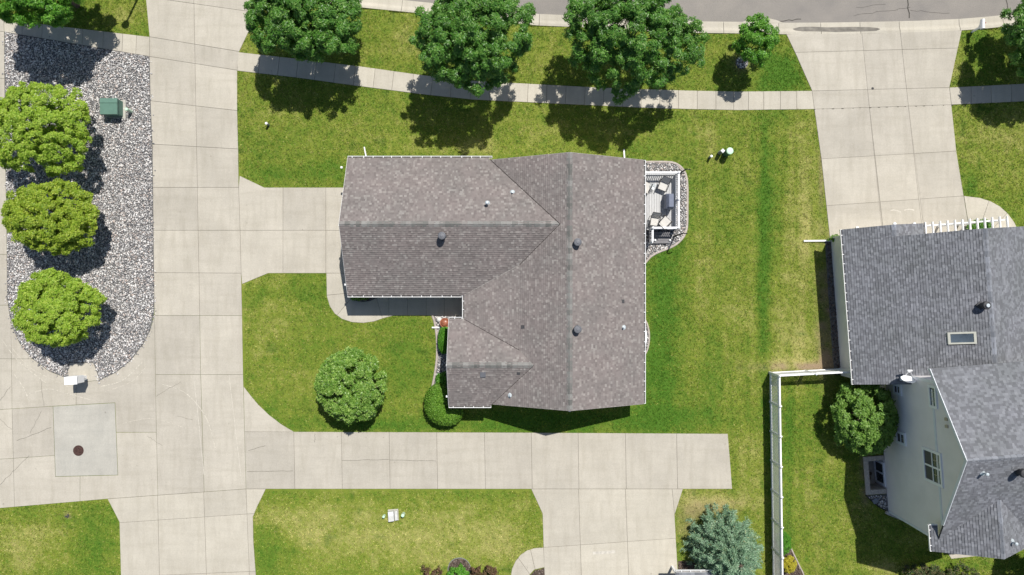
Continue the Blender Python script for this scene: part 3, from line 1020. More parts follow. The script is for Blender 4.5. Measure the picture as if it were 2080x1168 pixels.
edging('garden_edging', dens(BED_DECK[1:-1]), 4.4, .07, M['kerbing'], 'curved pinkish concrete edging wrapping the rock bed around the deck')
edging('garden_edging', dens([(878, 641), (883, 655), (887.5, 690), (887.5, 725), (884, 755), (878, 787)]), 4.2, .07, M['kerbing'], 'narrow concrete edging between front lawn and strip of rocks by shrubs')
edging('garden_edging', dens([(1306, 644), (1313, 655), (1317, 668), (1318.5, 682), (1317.5, 698), (1314, 712), (1306, 726)]), 3.4, .07, M['kerbing'], 'short bowed edging around the white window well east of brown roof')
edging('garden_edging', dens([(1586, 1078), (1600, 1100), (1612, 1125), (1624, 1150), (1634, 1175), (1640, 1240)]), 2.6, .05, M['kerbing'], 'thin pale edging strip beside the yellow bush inside white fence')
edging('garden_edging', dens([(MUL1[i][0], MUL1[i][1]) for i in range(24)] + [MUL1[0]], 2), 1.6, .05, M['grey_post'], 'round grey edging ring around the mulch at bottom lawn')
wbp = [(p.x * S + CX, CY - p.y * S) for p in [R(538, 43), R(552, 55), R(566, 71), R(575, 87)]]
edging('garden_edging', dens(wbp), 1.6, .06, M['dark'], 'dark curved edging of the small stone bed below window well')

# ------------------------------------------------------------------ roofs
def clip_convex(poly, edges):
    for (ax, ay, nx_, ny_) in edges:
        if not poly:
            return []
        o = []
        for i in range(len(poly)):
            p = poly[i - 1]
            q = poly[i]
            dp = (p[0] - ax) * nx_ + (p[1] - ay) * ny_
            dq = (q[0] - ax) * nx_ + (q[1] - ay) * ny_
            if dp >= 0:
                o.append(p)
                if dq < 0:
                    t = dp / (dp - dq)
                    o.append((p[0] + (q[0] - p[0]) * t, p[1] + (q[1] - p[1]) * t))
            elif dq >= 0:
                t = dp / (dp - dq)
                o.append((p[0] + (q[0] - p[0]) * t, p[1] + (q[1] - p[1]) * t))
        poly = o
    return poly


def shingle_field(pieces, exposure, tabw, mat, parent, seed, thick=.014, wv=(.5, 1.25)):
    """pieces: convex 3-D polygons on one plane; lays real overlapping tabs"""
    P0 = [Vector(p) for p in pieces[0]]
    nrm = Vector((0, 0, 0))
    for i in range(len(P0)):
        nrm += P0[i].cross(P0[(i + 1) % len(P0)])
    nrm.normalize()
    if nrm.z < 0:
        nrm = -nrm
    up = Vector((0, 0, 1))
    v = (up - nrm * up.dot(nrm)).normalized()
    u = v.cross(nrm).normalized()
    o = P0[0]
    loc2 = []
    for pc in pieces:
        q = [((Vector(p) - o).dot(u), (Vector(p) - o).dot(v)) for p in pc]
        if area(q) < 0:
            q = q[::-1]
        loc2.append(q)
    us = [p[0] for q in loc2 for p in q]
    vs = [p[1] for q in loc2 for p in q]
    umin, umax, vmin, vmax = min(us), max(us), min(vs), max(vs)
    edg = []
    bbs = []
    for q in loc2:
        e = []
        for i in range(len(q)):
            a, c = q[i], q[(i + 1) % len(q)]
            dx, dy = c[0] - a[0], c[1] - a[1]
            l = math.hypot(dx, dy)
            if l < 1e-6:
                continue
            e.append((a[0], a[1], -dy / l, dx / l))
        edg.append(e)
        bbs.append((min(p[0] for p in q), max(p[0] for p in q), min(p[1] for p in q), max(p[1] for p in q)))
    r = random.Random(seed)
    off = root_loc(parent)
    V_, F_ = [], []
    row = 0
    vv = vmin
    while vv < vmax:
        uu = umin - r.uniform(0, tabw)
        while uu < umax:
            w = tabw * r.uniform(*wv)
            lift = thick * (1.0 if r.random() < .6 else 1.7)
            tab = [(uu, vv), (uu + w, vv), (uu + w, vv + exposure), (uu, vv + exposure)]
            for e, bb_ in zip(edg, bbs):
                if uu > bb_[1] or uu + w < bb_[0] or vv > bb_[3] or vv + exposure < bb_[2]:
                    continue
                inn = all(((p[0] - ax) * nx_ + (p[1] - ay) * ny_) >= 0 for p in tab for (ax, ay, nx_, ny_) in e)
                pl = tab if inn else clip_convex(tab, e)
                if len(pl) < 3:
                    continue
                i0 = len(V_)
                for (pu, pv) in pl:
                    hgt = .004 + lift * (1 - (pv - vv) / exposure)
                    V_.append(o + u * pu + v * pv + nrm * hgt - off)
                n = len(pl)
                F_.append(list(range(i0, i0 + n)))
                for k in range(n):
                    l = (k + 1) % n
                    if abs(pl[k][1] - vv) < 1e-6 and abs(pl[l][1] - vv) < 1e-6:
                        j0 = len(V_)
                        V_.append(o + u * pl[k][0] + v * vv - nrm * .004 - off)
                        V_.append(o + u * pl[l][0] + v * vv - nrm * .004 - off)
                        F_.append([i0 + l, i0 + k, j0, j0 + 1])
            uu += w
        vv += exposure
        row += 1
    me = bpy.data.meshes.new('shingles')
    me.from_pydata([tuple(p) for p in V_], [], F_)
    me.update()
    return link('shingles', me, mat, parent, 'stuff')


def roof_shell(planes, thick, mat, parent):
    b = MB()
    for pl in planes:
        b.hexa([Vector(p) - Vector((0, 0, thick)) for p in pl], [Vector(p) for p in pl])
    return b.build('roof', mat, parent)


def ridge_caps(p0, p1, s0, s1, w, step, mat, parent):
    """p0-p1 ridge, s0/s1: unit vectors running down both slopes"""
    p0, p1 = Vector(p0), Vector(p1)
    d = p1 - p0
    n = max(1, int(round(d.length / step)))
    d.normalize()
    up = Vector((0, 0, 1))
    for i in range(n):
        a = p0 + d * (i * step)
        c = p0 + d * min((i + 1) * step + .03, (p1 - p0).length)
        b = MB()
        la, lb = .034 + random.uniform(0, .006), .024
        top = [a + s0 * w + up * (la - .006), a + up * la, a + s1 * w + up * (la - .006)]
        bot = [c + s0 * w + up * (lb - .006), c + up * lb, c + s1 * w + up * (lb - .006)]
        ii = b.pts(top)
        jj = b.pts(bot)
        b.f += [[ii[0], ii[1], jj[1], jj[0]], [ii[1], ii[2], jj[2], jj[1]]]
        kk = b.pts([p - up * .03 for p in top])
        b.f += [[ii[0], ii[1], kk[1], kk[0]], [ii[1], ii[2], kk[2], kk[1]]]
        mm = b.pts([p - up * .03 for p in bot])
        b.f += [[ii[0], jj[0], mm[0], kk[0]], [ii[2], jj[2], mm[2], kk[2]]]
        b.build('ridge_cap', mat, parent)


def gutter(p0, p1, out, parent, spacing=.63, name='gutter', w=.125):
    p0, p1, out = Vector(p0), Vector(p1), Vector(out).normalized()
    b = MB()
    b.beam(p0, p1, out, .0, w, -.13, -.118)
    b.beam(p0, p1, out, w - .022, w + .012, -.118, .0)
    b.beam(p0, p1, out, -.0, .016, -.118, -.02)
    tb_ = MB()
    tb_.beam(p0, p1, out, .018, w - .024, -.117, -.085)  # dark strip in the trough, its colour standing in for shade
    d = (p1 - p0).normalized()
    for e in (p0, p1 - d * .02):
        b.beam(e, e + d * .02, out, .016, w - .022, -.118, -.004)
    g = b.build(name, M['white_metal'], parent)
    tb_.build('gutter_trough', M['gutter_dirt_shade'], g)
    L = (p1 - p0).length
    n = int(L / spacing)
    for i in range(n):
        t = (i + .5) * spacing
        hb = MB()
        q = p0 + d * (t + random.uniform(-.06, .06))
        hb.beam(q, q + d * .045, out, -.015, w + .014, -.012, .006)
        hb.build('gutter_hanger', M['white_metal'], g)
    return g


def fascia(p0, p1, out, parent, name='fascia', h=.17, t=.03, mat=None):
    b = MB()
    b.beam(p0, p1, Vector(out).normalized(), .002, t, -h, .012)
    return b.build(name, mat or M['white_metal'], parent)


# ================================================================== MAIN HOUSE
KM = .0173
RX, RZ = 104.5, 5.15


def zE(x):
    return RZ - KM * (x - RX)


def zW(x):
    return RZ - KM * (RX - x)


GY, GZ = -116.0, 4.86
WY, WZ = 144.7, 4.05


def zGn(y):
    return GZ - KM * (GY - y)


def zGs(y):
    return GZ - KM * (y - GY)


def zWn(y):
    return WZ - KM * (WY - y)


def zWs(y):
    return WZ - KM * (y - WY)


BRK = 14.0
EZ0 = zW(BRK)
XE = -91.6
KX = (EZ0 - 2.60) / (BRK - XE)


def zX(x):
    return EZ0 - KX * (BRK - x)


gx_j = RX - (RZ - GZ) / KM           # garage ridge meets the west slope
wx_j = RX - (RZ - WZ) / KM
vN = GY - (gx_j + 42)                # valley foot north (y at x=-42)
gN, gS = -249.0, GY + (GZ - zX(XE)) / KM
yBn = GY + (gx_j - BRK)
yBs = WY - (wx_j - BRK)
wN = WY - (WZ - zX(XE)) / KM
wS = 227.0
vS = WY + (wx_j + 40)
nR, sR = -245.0, 223.5

P_A = [[Q(RX, nR, RZ), Q(253, nR, zE(253)), Q(253, sR, zE(253)), Q(RX, sR, RZ)]]
P_B = [[Q(RX, nR, RZ), Q(gx_j - (GY - nR), nR, zW(gx_j - (GY - nR))), Q(gx_j, GY, GZ), Q(RX, GY, RZ)],
       [Q(RX, GY, RZ), Q(gx_j, GY, GZ), Q(BRK, yBn, EZ0), Q(BRK, yBs, EZ0), Q(wx_j, WY, WZ), Q(RX, WY, RZ)],
       [Q(RX, WY, RZ), Q(wx_j, WY, WZ), Q(wx_j - (sR - WY), sR, zW(wx_j - (sR - WY))), Q(RX, sR, RZ)]]
P_X = [[Q(BRK, yBn, EZ0), Q(XE, gS, zX(XE)), Q(XE, wN, zX(XE)), Q(BRK, yBs, EZ0)]]
gl = -316.0
P_C = [[Q(gl, GY, GZ), Q(gx_j, GY, GZ), Q(gx_j - (GY - gN), gN, zGn(gN)), Q(gl, gN, zGn(gN))]]
P_D = [[Q(gl, GY, GZ), Q(gx_j, GY, GZ), Q(BRK, yBn, EZ0), Q(XE, gS, zGs(gS)), Q(gl, gS, zGs(gS))]]
wl_ = -121.5
P_E = [[Q(wl_, WY, WZ), Q(wx_j, WY, WZ), Q(BRK, yBs, EZ0), Q(XE, wN, zWn(wN)), Q(wl_, wN, zWn(wN))]]
P_F = [[Q(wl_, WY, WZ), Q(wx_j, WY, WZ), Q(wx_j - (wS - WY), wS, zWs(wS)), Q(wl_, wS, zWs(wS))]]

house = thing('house', 'single storey house with taupe shingle roof and long garage wing in the centre', 'house', Q(0, 0, 0))
roof = roof_shell([p for f in (P_A, P_B, P_X, P_C, P_D, P_E, P_F) for p in f], .12, M['roof_deck'], house)
for i, f in enumerate((P_A, P_B, P_X, P_C, P_D, P_E, P_F)):
    shingle_field(f, .144, .16, M['shingle_brown'], roof, 100 + i, .02)
dx = Vector((1, 0, -KM * S)).normalized()
dxm = Vector((-1, 0, -KM * S)).normalized()
dyn = Vector((0, 1, -KM * S)).normalized()
dys = Vector((0, -1, -KM * S)).normalized()
ridge_caps(Q(RX, nR, RZ), Q(RX, sR, RZ), dx, dxm, .20, .34, M['cap_brown'], roof)
ridge_caps(Q(gl, GY, GZ), Q(gx_j, GY, GZ), dyn, dys, .20, .34, M['cap_brown'], roof)
ridge_caps(Q(wl_, WY, WZ), Q(wx_j, WY, WZ), dyn, dys, .20, .34, M['cap_brown'], roof)
def seam(p, q, w, mat, lift):
    p, q = Vector(p), Vector(q)
    d = (q - p).normalized()
    sd = d.cross(Vector((0, 0, 1))).normalized()
    mb_ = MB()
    up_ = Vector((0, 0, lift))
    mb_.hexa([p - sd * w, q - sd * w, q + sd * w, p + sd * w], [p - sd * w + up_, q - sd * w + up_, q + sd * w + up_, p + sd * w + up_])
    mb_.build('valley_seam', mat, roof)


m_vd = plain('dark_valley_cut_line', (.05, .043, .04), .9, .1, 6)  # dark strips marking where the valley shingles are cut
m_vl = plain('valley_grit', (.30, .28, .26), .95, .15, 9)
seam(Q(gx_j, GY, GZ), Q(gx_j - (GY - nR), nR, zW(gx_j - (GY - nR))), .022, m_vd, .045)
seam(Q(BRK, yBn, EZ0), Q(XE, gS, zX(XE)), .022, m_vl, .042)
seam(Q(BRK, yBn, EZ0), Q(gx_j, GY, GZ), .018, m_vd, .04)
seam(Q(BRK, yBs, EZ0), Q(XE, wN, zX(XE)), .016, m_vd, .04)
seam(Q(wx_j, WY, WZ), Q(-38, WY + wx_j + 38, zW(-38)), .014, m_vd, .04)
# walls
b = MB()
ov = 11
foot = [(gl + ov, gN + ov), (-30, gN + ov), (-30, nR + ov), (253 - ov, nR + ov), (253 - ov, sR - ov), (-50, sR - ov), (-50, wS - ov), (wl_ + ov, wS - ov), (wl_ + ov, wN + ov), (XE + ov, wN + ov), (XE + ov, gS - ov), (gl + ov, gS - ov)]
b.prism([Q(*p) for p in foot], -.1, 2.56)
# gable ends
def gable(p_lo0, p_hi, p_lo1, out, t=.15):
    ps = [Vector(p_lo0), Vector(p_lo1), Vector(p_hi)]
    o_ = Vector(out) * t
    b.hexa([p for p in ps], [p - o_ for p in ps])
gable(Q(gl + ov, gN + ov, 2.56), Q(gl + ov, GY, GZ - .16), Q(gl + ov, gS - ov, 2.56), (-1, 0, 0))
gable(Q(-30, nR + ov, 2.56), Q(RX, nR + ov, RZ - .16), Q(253 - ov, nR + ov, 2.56), (0, 1, 0))
gable(Q(-30, sR - ov, 2.56), Q(RX, sR - ov, RZ - .16), Q(253 - ov, sR - ov, 2.56), (0, -1, 0))
gable(Q(wl_ + ov, wN + ov, 2.56), Q(wl_ + ov, WY, WZ - .16), Q(wl_ + ov, wS - ov, 2.56), (-1, 0, 0))
b.build('wall', M['siding'], house)
HARD.append([(CX + x, CY + y) for x, y in foot])
# garage door with panels
gd = MB()
gd.beam(Q(gl + ov, -205, 1.1), Q(gl + ov, -30, 1.1), (-1, 0, 0), .005, .04, -1.06, 1.06)
gdo = gd.build('garage_door', M['white'], house)
for i in range(4):
    for k in range(6):
        pb = MB()
        y0 = -203 + k * 28.7
        pb.beam(Q(gl + ov, y0 + 3, .32 + i * .53), Q(gl + ov, y0 + 25.5, .32 + i * .53), (-1, 0, 0), .041, .055, -.2, .2)
        pb.build('door_panel', M['white'], gdo)
# front door in the porch recess
pb = MB()
pb.beam(Q(XE + ov, 24, 1.05), Q(XE + ov, 52, 1.05), (-1, 0, 0), .005, .05, -1.0, 1.0)
fd = pb.build('door', plain('red_brown_door', (.16, .05, .035), .5), house)
pb = MB()
pb.lathe(Q(XE + ov - 2.4, 49, 1.0), [(.0, -.03), (.03, -.02), (.03, .02), (0, .03)], 8)
pb.build('handle', M['galv'], fd)
# fascias on the rakes
for a_, c_, o_ in ((Q(gl, gN, zGn(gN)), Q(gl, GY, GZ), (-1, 0, 0)), (Q(gl, GY, GZ), Q(gl, gS, zGs(gS)), (-1, 0, 0)), (Q(RX, nR, RZ), Q(253, nR, zE(253)), (0, 1, 0)),
                   (Q(-42, nR, zW(-42)), Q(RX, nR, RZ), (0, 1, 0)), (Q(-38, sR, zW(-38)), Q(RX, sR, RZ), (0, -1, 0)), (Q(RX, sR, RZ), Q(253, sR, zE(253)), (0, -1, 0)),
                   (Q(wl_, wN, zWn(wN)), Q(wl_, WY, WZ), (-1, 0, 0)), (Q(wl_, WY, WZ), Q(wl_, wS, zWs(wS)), (-1, 0, 0))):
    fascia(a_, c_, o_, house, h=.16, t=.018, mat=M['white_metal'] if abs(o_[0]) > .5 else M['drip'])
# gutters
gutter(Q(gl, gN, zGn(gN)), Q(-38, gN, zGn(gN)), (0, 1, 0), house)
gutter(Q(gl, gS, zGs(gS)), Q(XE - 5.5, gS, zGs(gS)), (0, -1, 0), house)
gutter(Q(XE, gS + .2, zX(XE)), Q(XE, wN - .2, zX(XE)), (-1, 0, 0), house)
gutter(Q(wl_, wN, zWn(wN)), Q(XE - 5, wN, zWn(wN)), (0, 1, 0), house)
gutter(Q(wl_, wS, zWs(wS)), Q(-40, wS, zWs(wS)), (0, -1, 0), house)
gutter(Q(253, nR, zE(253)), Q(253, sR, zE(253)), (1, 0, 0), house)
# downspouts with ground extensions
def downspout(pts, parent, r=.04):
    b = MB()
    for i in range(len(pts) - 1):
        p, q = Vector(pts[i]), Vector(pts[i + 1])
        d = (q - p).normalized()
        side = d.cross(Vector((0, 0, 1)))
        if side.length < .1:
            side = Vector((1, 0, 0))
        side.normalize()
        up = side.cross(d).normalized()
        bb0 = [p + side * r + up * r, p - side * r + up * r, p - side * r - up * r, p + side * r - up * r]
        b.hexa([x - d * r * .9 for x in bb0], [x + (q - p) + d * r * .9 for x in bb0])
    b.build('downspout', M['white_metal'], parent)
xw = 1040 + gl + 27
downspout([A(740, 322, 2.45), G(745, 342, 2.1), G(745, 342, .15), G(744, 317, .08), G(740.5, 300, .06)], house)
downspout([Q(228, nR + ov - 3, 2.3), Q(228, nR + ov - 3, .15), G(1268, 322, .08), G(1267, 305, .06)], house, .045)
downspout([Q(wl_ + 6, wN + ov - 4, 2.3), Q(wl_ + 6, wN + ov - 4, .2), G(915, 665, .1), G(879, 665, .08)], house, .05)


def roof_z(x, y):
    """main roof height at plan (rel px)"""
    c = [zE(x) if x > RX else zW(x)]
    return c[0]


def place_on(px, py, zf):
    """find the plan point on the roof seen at this pixel"""
    z = 4.0
    for _ in range(12):
        f = 1 - z / H
        x, y = (px - CX) * f, (py - CY) * f
        z = zf(x, y)
    return Q(x, y, z)


zA_ = lambda x, y: zE(x)
zB_ = lambda x, y: zW(x)
zC_ = lambda x, y: zGn(y)
zD_ = lambda x, y: zGs(y)
zF_ = lambda x, y: zWs(y)


def round_vent(p, parent, r=.24, mat=None):
    b = MB()
    b.lathe(p, [(r * .62, -.12), (r * .7, .36)], 18)
    v = b.build('roof_vent', M['vent_dark'], parent)
    b = MB()
    b.lathe(p, [(r * .9, .32), (r, .36), (r, .52), (r * .93, .56), (r * .72, .585), (r * .70, .565), (r * .35, .58), (r * .33, .605), (.0, .61)], 24)
    b.build('vent_cap', mat or M['vent_grey'], v, smooth=False)
    b = MB()
    b.lathe(p, [(r * 1.25, -.14), (r * 1.25, .0), (r * .7, .06)], 4)
    b.build('flashing', M['vent_dark'], v)


round_vent(place_on(899, 480, zD_), house)
round_vent(place_on(1172, 493, zA_), house)
round_vent(place_on(1172, 668, zA_), house)


def flue(p, parent, h=.35, r=.05, capped=True):
    b = MB()
    b.lathe(p, [(.17, -.16), (.17, .0), (r * 1.6, .07), (r * 1.4, .1)], 10)
    v = b.build('flue_pipe', M['galv'], parent)
    b = MB()
    b.lathe(p, [(r, 0), (r, h)], 12)
    b.build('pipe', M['galv'], v)
    if capped:
        b = MB()
        b.lathe(p, [(r * 1.5, h - .02), (r * 1.85, h + .03), (r * 1.7, h + .08), (r * .8, h + .12), (.0, h + .12)], 14)
        b.build('cap', M['galv'], v)


flue(place_on(990, 413, zC_), house, .4, .065)
flue(place_on(1041, 391, zB_ if False else zC_), house, .28, .05, False)
flue(place_on(1266, 665, zA_), house, .32, .045, False)
flue(place_on(1037, 803, zB_), house, .3, .045, False)


def hood(p, down, parent, s, mat):
    """low roof louvre opening downslope"""
    d = Vector(down).normalized()
    side = d.cross(Vector((0, 0, 1))).normalized()
    up = side.cross(d)
    if up.z < 0:
        up = -up
    b = MB()
    h = s * .45
    base = [p - d * s + side * s, p + d * s + side * s, p + d * s - side * s, p - d * s - side * s]
    b.hexa([q - up * .06 for q in base], [q + up * (h * (.35 if i in (0, 3) else 1)) + d * (.02 if i in (1, 2) else 0) for i, q in enumerate(base)])
    v = b.build('roof_louvre', mat, parent)
    b = MB()
    fb = [p + d * (s + .012) + side * s * .8, p + d * (s + .012) - side * s * .8]
    b.face([fb[0] + up * .01, fb[1] + up * .01, fb[1] + up * h * .8, fb[0] + up * h * .8])
    b.build('vent_opening', M['dark'], v)


hood(place_on(981, 760, zF_), dys, house, .17, M['vent_grey'])
hood(place_on(1053, 757, zF_), dys, house, .10, M['vent_dark'])
hood(place_on(1063, 664, zB_), dxm, house, .11, M['vent_dark'])
hood(place_on(1264, 612, zA_), dx, house, .11, M['vent_dark'])
for px, py in ((694, 340), (690, 457), (702, 578), (908, 742), (908, 805), (1157, 834)):
    b = MB()
    z = 2.7 if py not in (457, 742) else 3.9
    p = A(px, py, z)
    b.box(p, (.12, .12, .12))
    b.build('eave_light', M['white'], house)

# ================================================================== RIGHT HOUSE
rh = thing('house', 'large house with grey blue shingles and pale two storey gable at the right edge', 'house', R(150, 150, 0))
KR = .0173
K2 = .02
z1 = lambda bb: 2.58 + KR * bb
RB = 204.0
RZr = z1(RB)
zn2 = lambda a: 9.52 - K2 * abs(a - 401)
zw_ = lambda bb: 7.85 - K2 * abs(158 - bb)
F_W = [[R(0, 0, z1(0)), R(22, 0, z1(0)), R(22, 78, z1(78)), R(0, 78, z1(78))], [R(22, 0, z1(0)), R(299, 0, z1(0)), R(299, RB, RZr), R(22, RB, RZr)]]
F_E = [[R(22, RB, RZr), R(299, RB, RZr), R(299, 408, z1(0)), R(22, 408, z1(0))]]
F_S = [[R(0, 78, z1(78)), R(22, 78, z1(78)), R(22, 156, z1(0)), R(0, 156, z1(0))]]
BE = 470.0
F_N2 = [[R(260, 77, zn2(260)), R(401, 77, 9.52), R(401, BE, 9.52), R(260, BE, zn2(260))]]
F_S2 = [[R(401, 77, 9.52), R(565.5, 77, zn2(565.5)), R(484.5, 158, 7.85), R(401, 158, 9.52)], [R(401, 158, 9.52), R(484.5, 158, 7.85), R(565.5, 239, zn2(565.5)), R(401, 239, 9.52)],
        [R(401, 239, 9.52), R(587, 239, zn2(587)), R(587, BE, zn2(587)), R(401, BE, 9.52)]]
F_WW = [[R(484.5, 158, 7.85), R(565.5, 77, zw_(77)), R(587, 77, zw_(77)), R(587, 158, 7.85)], [R(540, 68, zw_(68)), R(587, 68, zw_(68)), R(587, 77, zw_(77)), R(540, 77, zw_(77))]]
F_WE = [[R(484.5, 158, 7.85), R(587, 158, 7.85), R(587, 239, zw_(239)), R(565.5, 239, zw_(239))]]
fields = (F_W, F_E, F_S, F_N2, F_S2, F_WW, F_WE)
rroof = roof_shell([p for f in fields for p in f], .12, M['roof_deck'], rh)
for i, f in enumerate(fields):
    shingle_field(f, .152, .165, M['shingle_grey'], rroof, 200 + i, .018, (.75, 1.2))
ea = Vector((TS, -TC, 0))        # along +a (south)
eb = Vector((TC, TS, 0))         # along +b (east)
upv = Vector((0, 0, 1))


def dn(h, k):
    return (h - upv * k * S).normalized()


ridge_caps(R(22, RB, RZr), R(262, RB, RZr), dn(eb, KR), dn(-eb, KR), .16, .34, M['cap_grey'], rroof)
ridge_caps(R(0, 78, z1(78)), R(22, 78, z1(78)), dn(eb, KR), dn(-eb, KR), .16, .34, M['cap_grey'], rroof)
ridge_caps(R(401, 77, 9.52), R(401, BE, 9.52), dn(ea, K2), dn(-ea, K2), .16, .34, M['cap_grey'], rroof)
ridge_caps(R(486, 158, 7.85), R(587, 158, 7.85), dn(eb, K2), dn(-eb, K2), .16, .34, M['cap_grey'], rroof)
# walls
b = MB()
b.prism([R(11, 11), R(11, 146), R(33, 146), R(33, 396), R(292, 396), R(292, 11)], -.1, 2.5)
for (lo0, hi, lo1) in ((R(33, 11, 2.5), R(33, RB, RZr - .18), R(33, 396, 2.5)), (R(292, 396, 2.5), R(292, RB, RZr - .18), R(292, 11, 2.5)), (R(11, 11, 2.5), R(11, 78, z1(78) - .18), R(11, 146, 2.5))):
    sgn = ea * .15 if lo0 != R(292, 396, 2.5) else -ea * .15
    b.hexa([lo0, hi, lo1], [lo0 + sgn, hi + sgn, lo1 + sgn])
gw = b.build('wall', M['siding_g'], rh)
b = MB()
WB = 86.0
gpts = [(283, 0.0), (275, zn2(275) - .14), (401, 9.36), (574, zn2(574) - .14), (574, 0.0)]
low = [(275, 0), (275, 6.0), (468, 6.0), (468, -1.4), (529, -1.4), (529, 6.0), (574, 6.0), (574, -.1)]
# main two-storey body
b.prism([R(283, WB + .3), R(283, BE - 12), R(574, BE - 12), R(574, WB + .3)], .02, 5.9)
b.hexa([R(283, WB, 5.9), R(283, WB, zn2(283) - .14), R(401, WB, 9.36), R(574, WB, zn2(574) - .14), R(574, WB, 5.9)],
       [R(283, WB + 6, 5.9), R(283, WB + 6, zn2(283) - .14), R(401, WB + 6, 9.36), R(574, WB + 6, zn2(574) - .14), R(574, WB + 6, 5.9)])
b.hexa([R(574, WB + 2, 5.9), R(574, 158, 7.68), R(574, 230, 5.9)], [R(568, WB + 2, 5.9), R(568, 158, 7.68), R(568, 230, 5.9)])
# foundation below grade behind the window well
b.prism([R(455, WB), R(455, WB + 10), R(545, WB + 10), R(545, WB)], -1.6, .02)
w2 = b.build('wall', M['siding'], rh)
HARD.append([tuple((lambda p: (p.x * S + CX, CY - p.y * S))(R(a_, b_))) for a_, b_ in ((9, 9), (9, 148), (31, 148), (31, 398), (294, 398), (294, 300), (294, 480), (576, 480), (576, 84), (296, 84), (294, 9))])


def lap_siding(name, a0, a1, topf, bpos, z0, z1_, step, mat, parent, south=True):
    """lapped boards on a west facing wall"""
    bl = MB()
    z = z0
    while z < z1_ - .02:
        zt = min(z + step, z1_)
        # interval of a where the wall reaches zt
        aa = [a for a in np.linspace(a0, a1, 160) if topf(a) >= zt]
        if len(aa) > 1:
            s_, e_ = aa[0], aa[-1]
            bl.hexa([R(s_, bpos, z), R(e_, bpos, z), R(e_, bpos - .34, z), R(s_, bpos - .34, z)],
                    [R(s_, bpos, zt), R(e_, bpos, zt), R(e_, bpos - .22, zt), R(s_, bpos - .22, zt)])
        z += step
    o = bl.build(name, mat, parent, 'stuff')
    return o


lap_siding('siding_boards', 283, 574, lambda a: zn2(a) - .16, WB, .05, 9.3, .2, M['siding'], w2)
lap_siding('siding_boards', 12, 291, lambda a: 2.5, 11, .1, 2.5, .2, M['siding_g'], gw)


def wallpt(px, py, bpos=WB):
    X, Y = px - CX, py - CY
    # X0 = 635+TC*b+TS*a ; Y0 = -111.7-TS*b+TC*a ; Y0/X0 = Y/X
    c0 = 635 + TC * bpos
    d0 = -111.7 - TS * bpos
    a = (c0 * Y - d0 * X) / (TC * X - TS * Y)
    f = (c0 + TS * a) / X
    return a, H * (1 - f)


def window(corners, parent, nx_=2, nz=2, munt=(1, 2), bpos=WB, screened=(), fw=.15):
    ws = [wallpt(*c, bpos) for c in corners]       # low-top, high-top, high-bottom, low-bottom as seen
    zl = (ws[0][1] + ws[3][1]) / 2
    zh = (ws[1][1] + ws[2][1]) / 2
    aL = (ws[0][0] + ws[1][0]) / 2
    aR = (ws[2][0] + ws[3][0]) / 2
    if zl > zh:
        zl, zh = zh, zl
    F_ = fw * S
    out = bpos - .5

    def bar(mb, a0, a1, z0, z1_, o0, o1):
        mb.hexa([R(a0, out - o0, z0), R(a1, out - o0, z0), R(a1, out - o1, z0), R(a0, out - o1, z0)],
                [R(a0, out - o0, z1_), R(a1, out - o0, z1_), R(a1, out - o1, z1_), R(a0, out - o1, z1_)])
    m_ = MB()
    bar(m_, aL, aR, zl, zl + fw, -1, 2.2)
    bar(m_, aL, aR, zh - fw, zh, -1, 2.2)
    bar(m_, aL, aL + F_, zl + fw, zh - fw, -1, 2.2)
    bar(m_, aR - F_, aR, zl + fw, zh - fw, -1, 2.2)
    w = m_.build('window', M['white'], parent)
    ia0, ia1, iz0, iz1 = aL + F_, aR - F_, zl + fw, zh - fw
    ca, cz = (ia1 - ia0) / nx_, (iz1 - iz0) / nz
    for i in range(nx_):
        for k in range(nz):
            p_ = MB()
            bar(p_, ia0 + i * ca, ia0 + (i + 1) * ca, iz0 + k * cz, iz0 + (k + 1) * cz, -.5, .5)
            p_.build('pane', M['glass_screen'] if k in screened else M['glass'], w)
            if k not in screened and munt:
                for q in range(1, munt[0] + 1):
                    s_ = MB()
                    a_ = ia0 + i * ca + ca * q / (munt[0] + 1)
                    bar(s_, a_ - .3, a_ + .3, iz0 + k * cz + .03, iz0 + (k + 1) * cz - .03, .52, .95)
                    s_.build('muntin', M['tan'], w)
                for q in range(1, munt[1] + 1):
                    s_ = MB()
                    z_ = iz0 + k * cz + cz * q / (munt[1] + 1)
                    bar(s_, ia0 + i * ca + .8, ia0 + (i + 1) * ca - .8, z_ - .01, z_ + .01, .52, .9)
                    s_.build('muntin', M['tan'], w)
    for i in range(1, nx_):
        s_ = MB()
        a_ = ia0 + i * ca
        bar(s_, a_ - 1.5, a_ + 1.5, iz0, iz1, .5, 1.6)
        s_.build('mullion', M['white'], w)
    for k in range(1, nz):
        s_ = MB()
        z_ = iz0 + k * cz
        bar(s_, ia0, ia1, z_ - .035, z_ + .035, .5, 1.4)
        s_.build('meeting_rail', M['white'], w)
    return w


def z9(x, y):
    return (1500 + x / 2.4966, 700 + y / 2.4966)


window([z9(965, 203), z9(1005, 210), z9(1013, 325), z9(975, 320)], w2, 1, 1, (3, 1))
window([z9(935, 522), z9(1030, 545), z9(1042, 722), z9(950, 690)], w2, 2, 2, (1, 2), screened=(0,))
window([z9(800, 432), z9(848, 450), z9(853, 515), z9(805, 497)], w2, 1, 2, (1, 1), screened=(0,))
window([z9(787, 196), z9(828, 202), z9(830, 258), z9(790, 250)], w2, 1, 2, (1, 1), screened=(0,))
window([z9(690, 578), z9(742, 596), z9(748, 722), z9(697, 690)], w2, 2, 1, None)


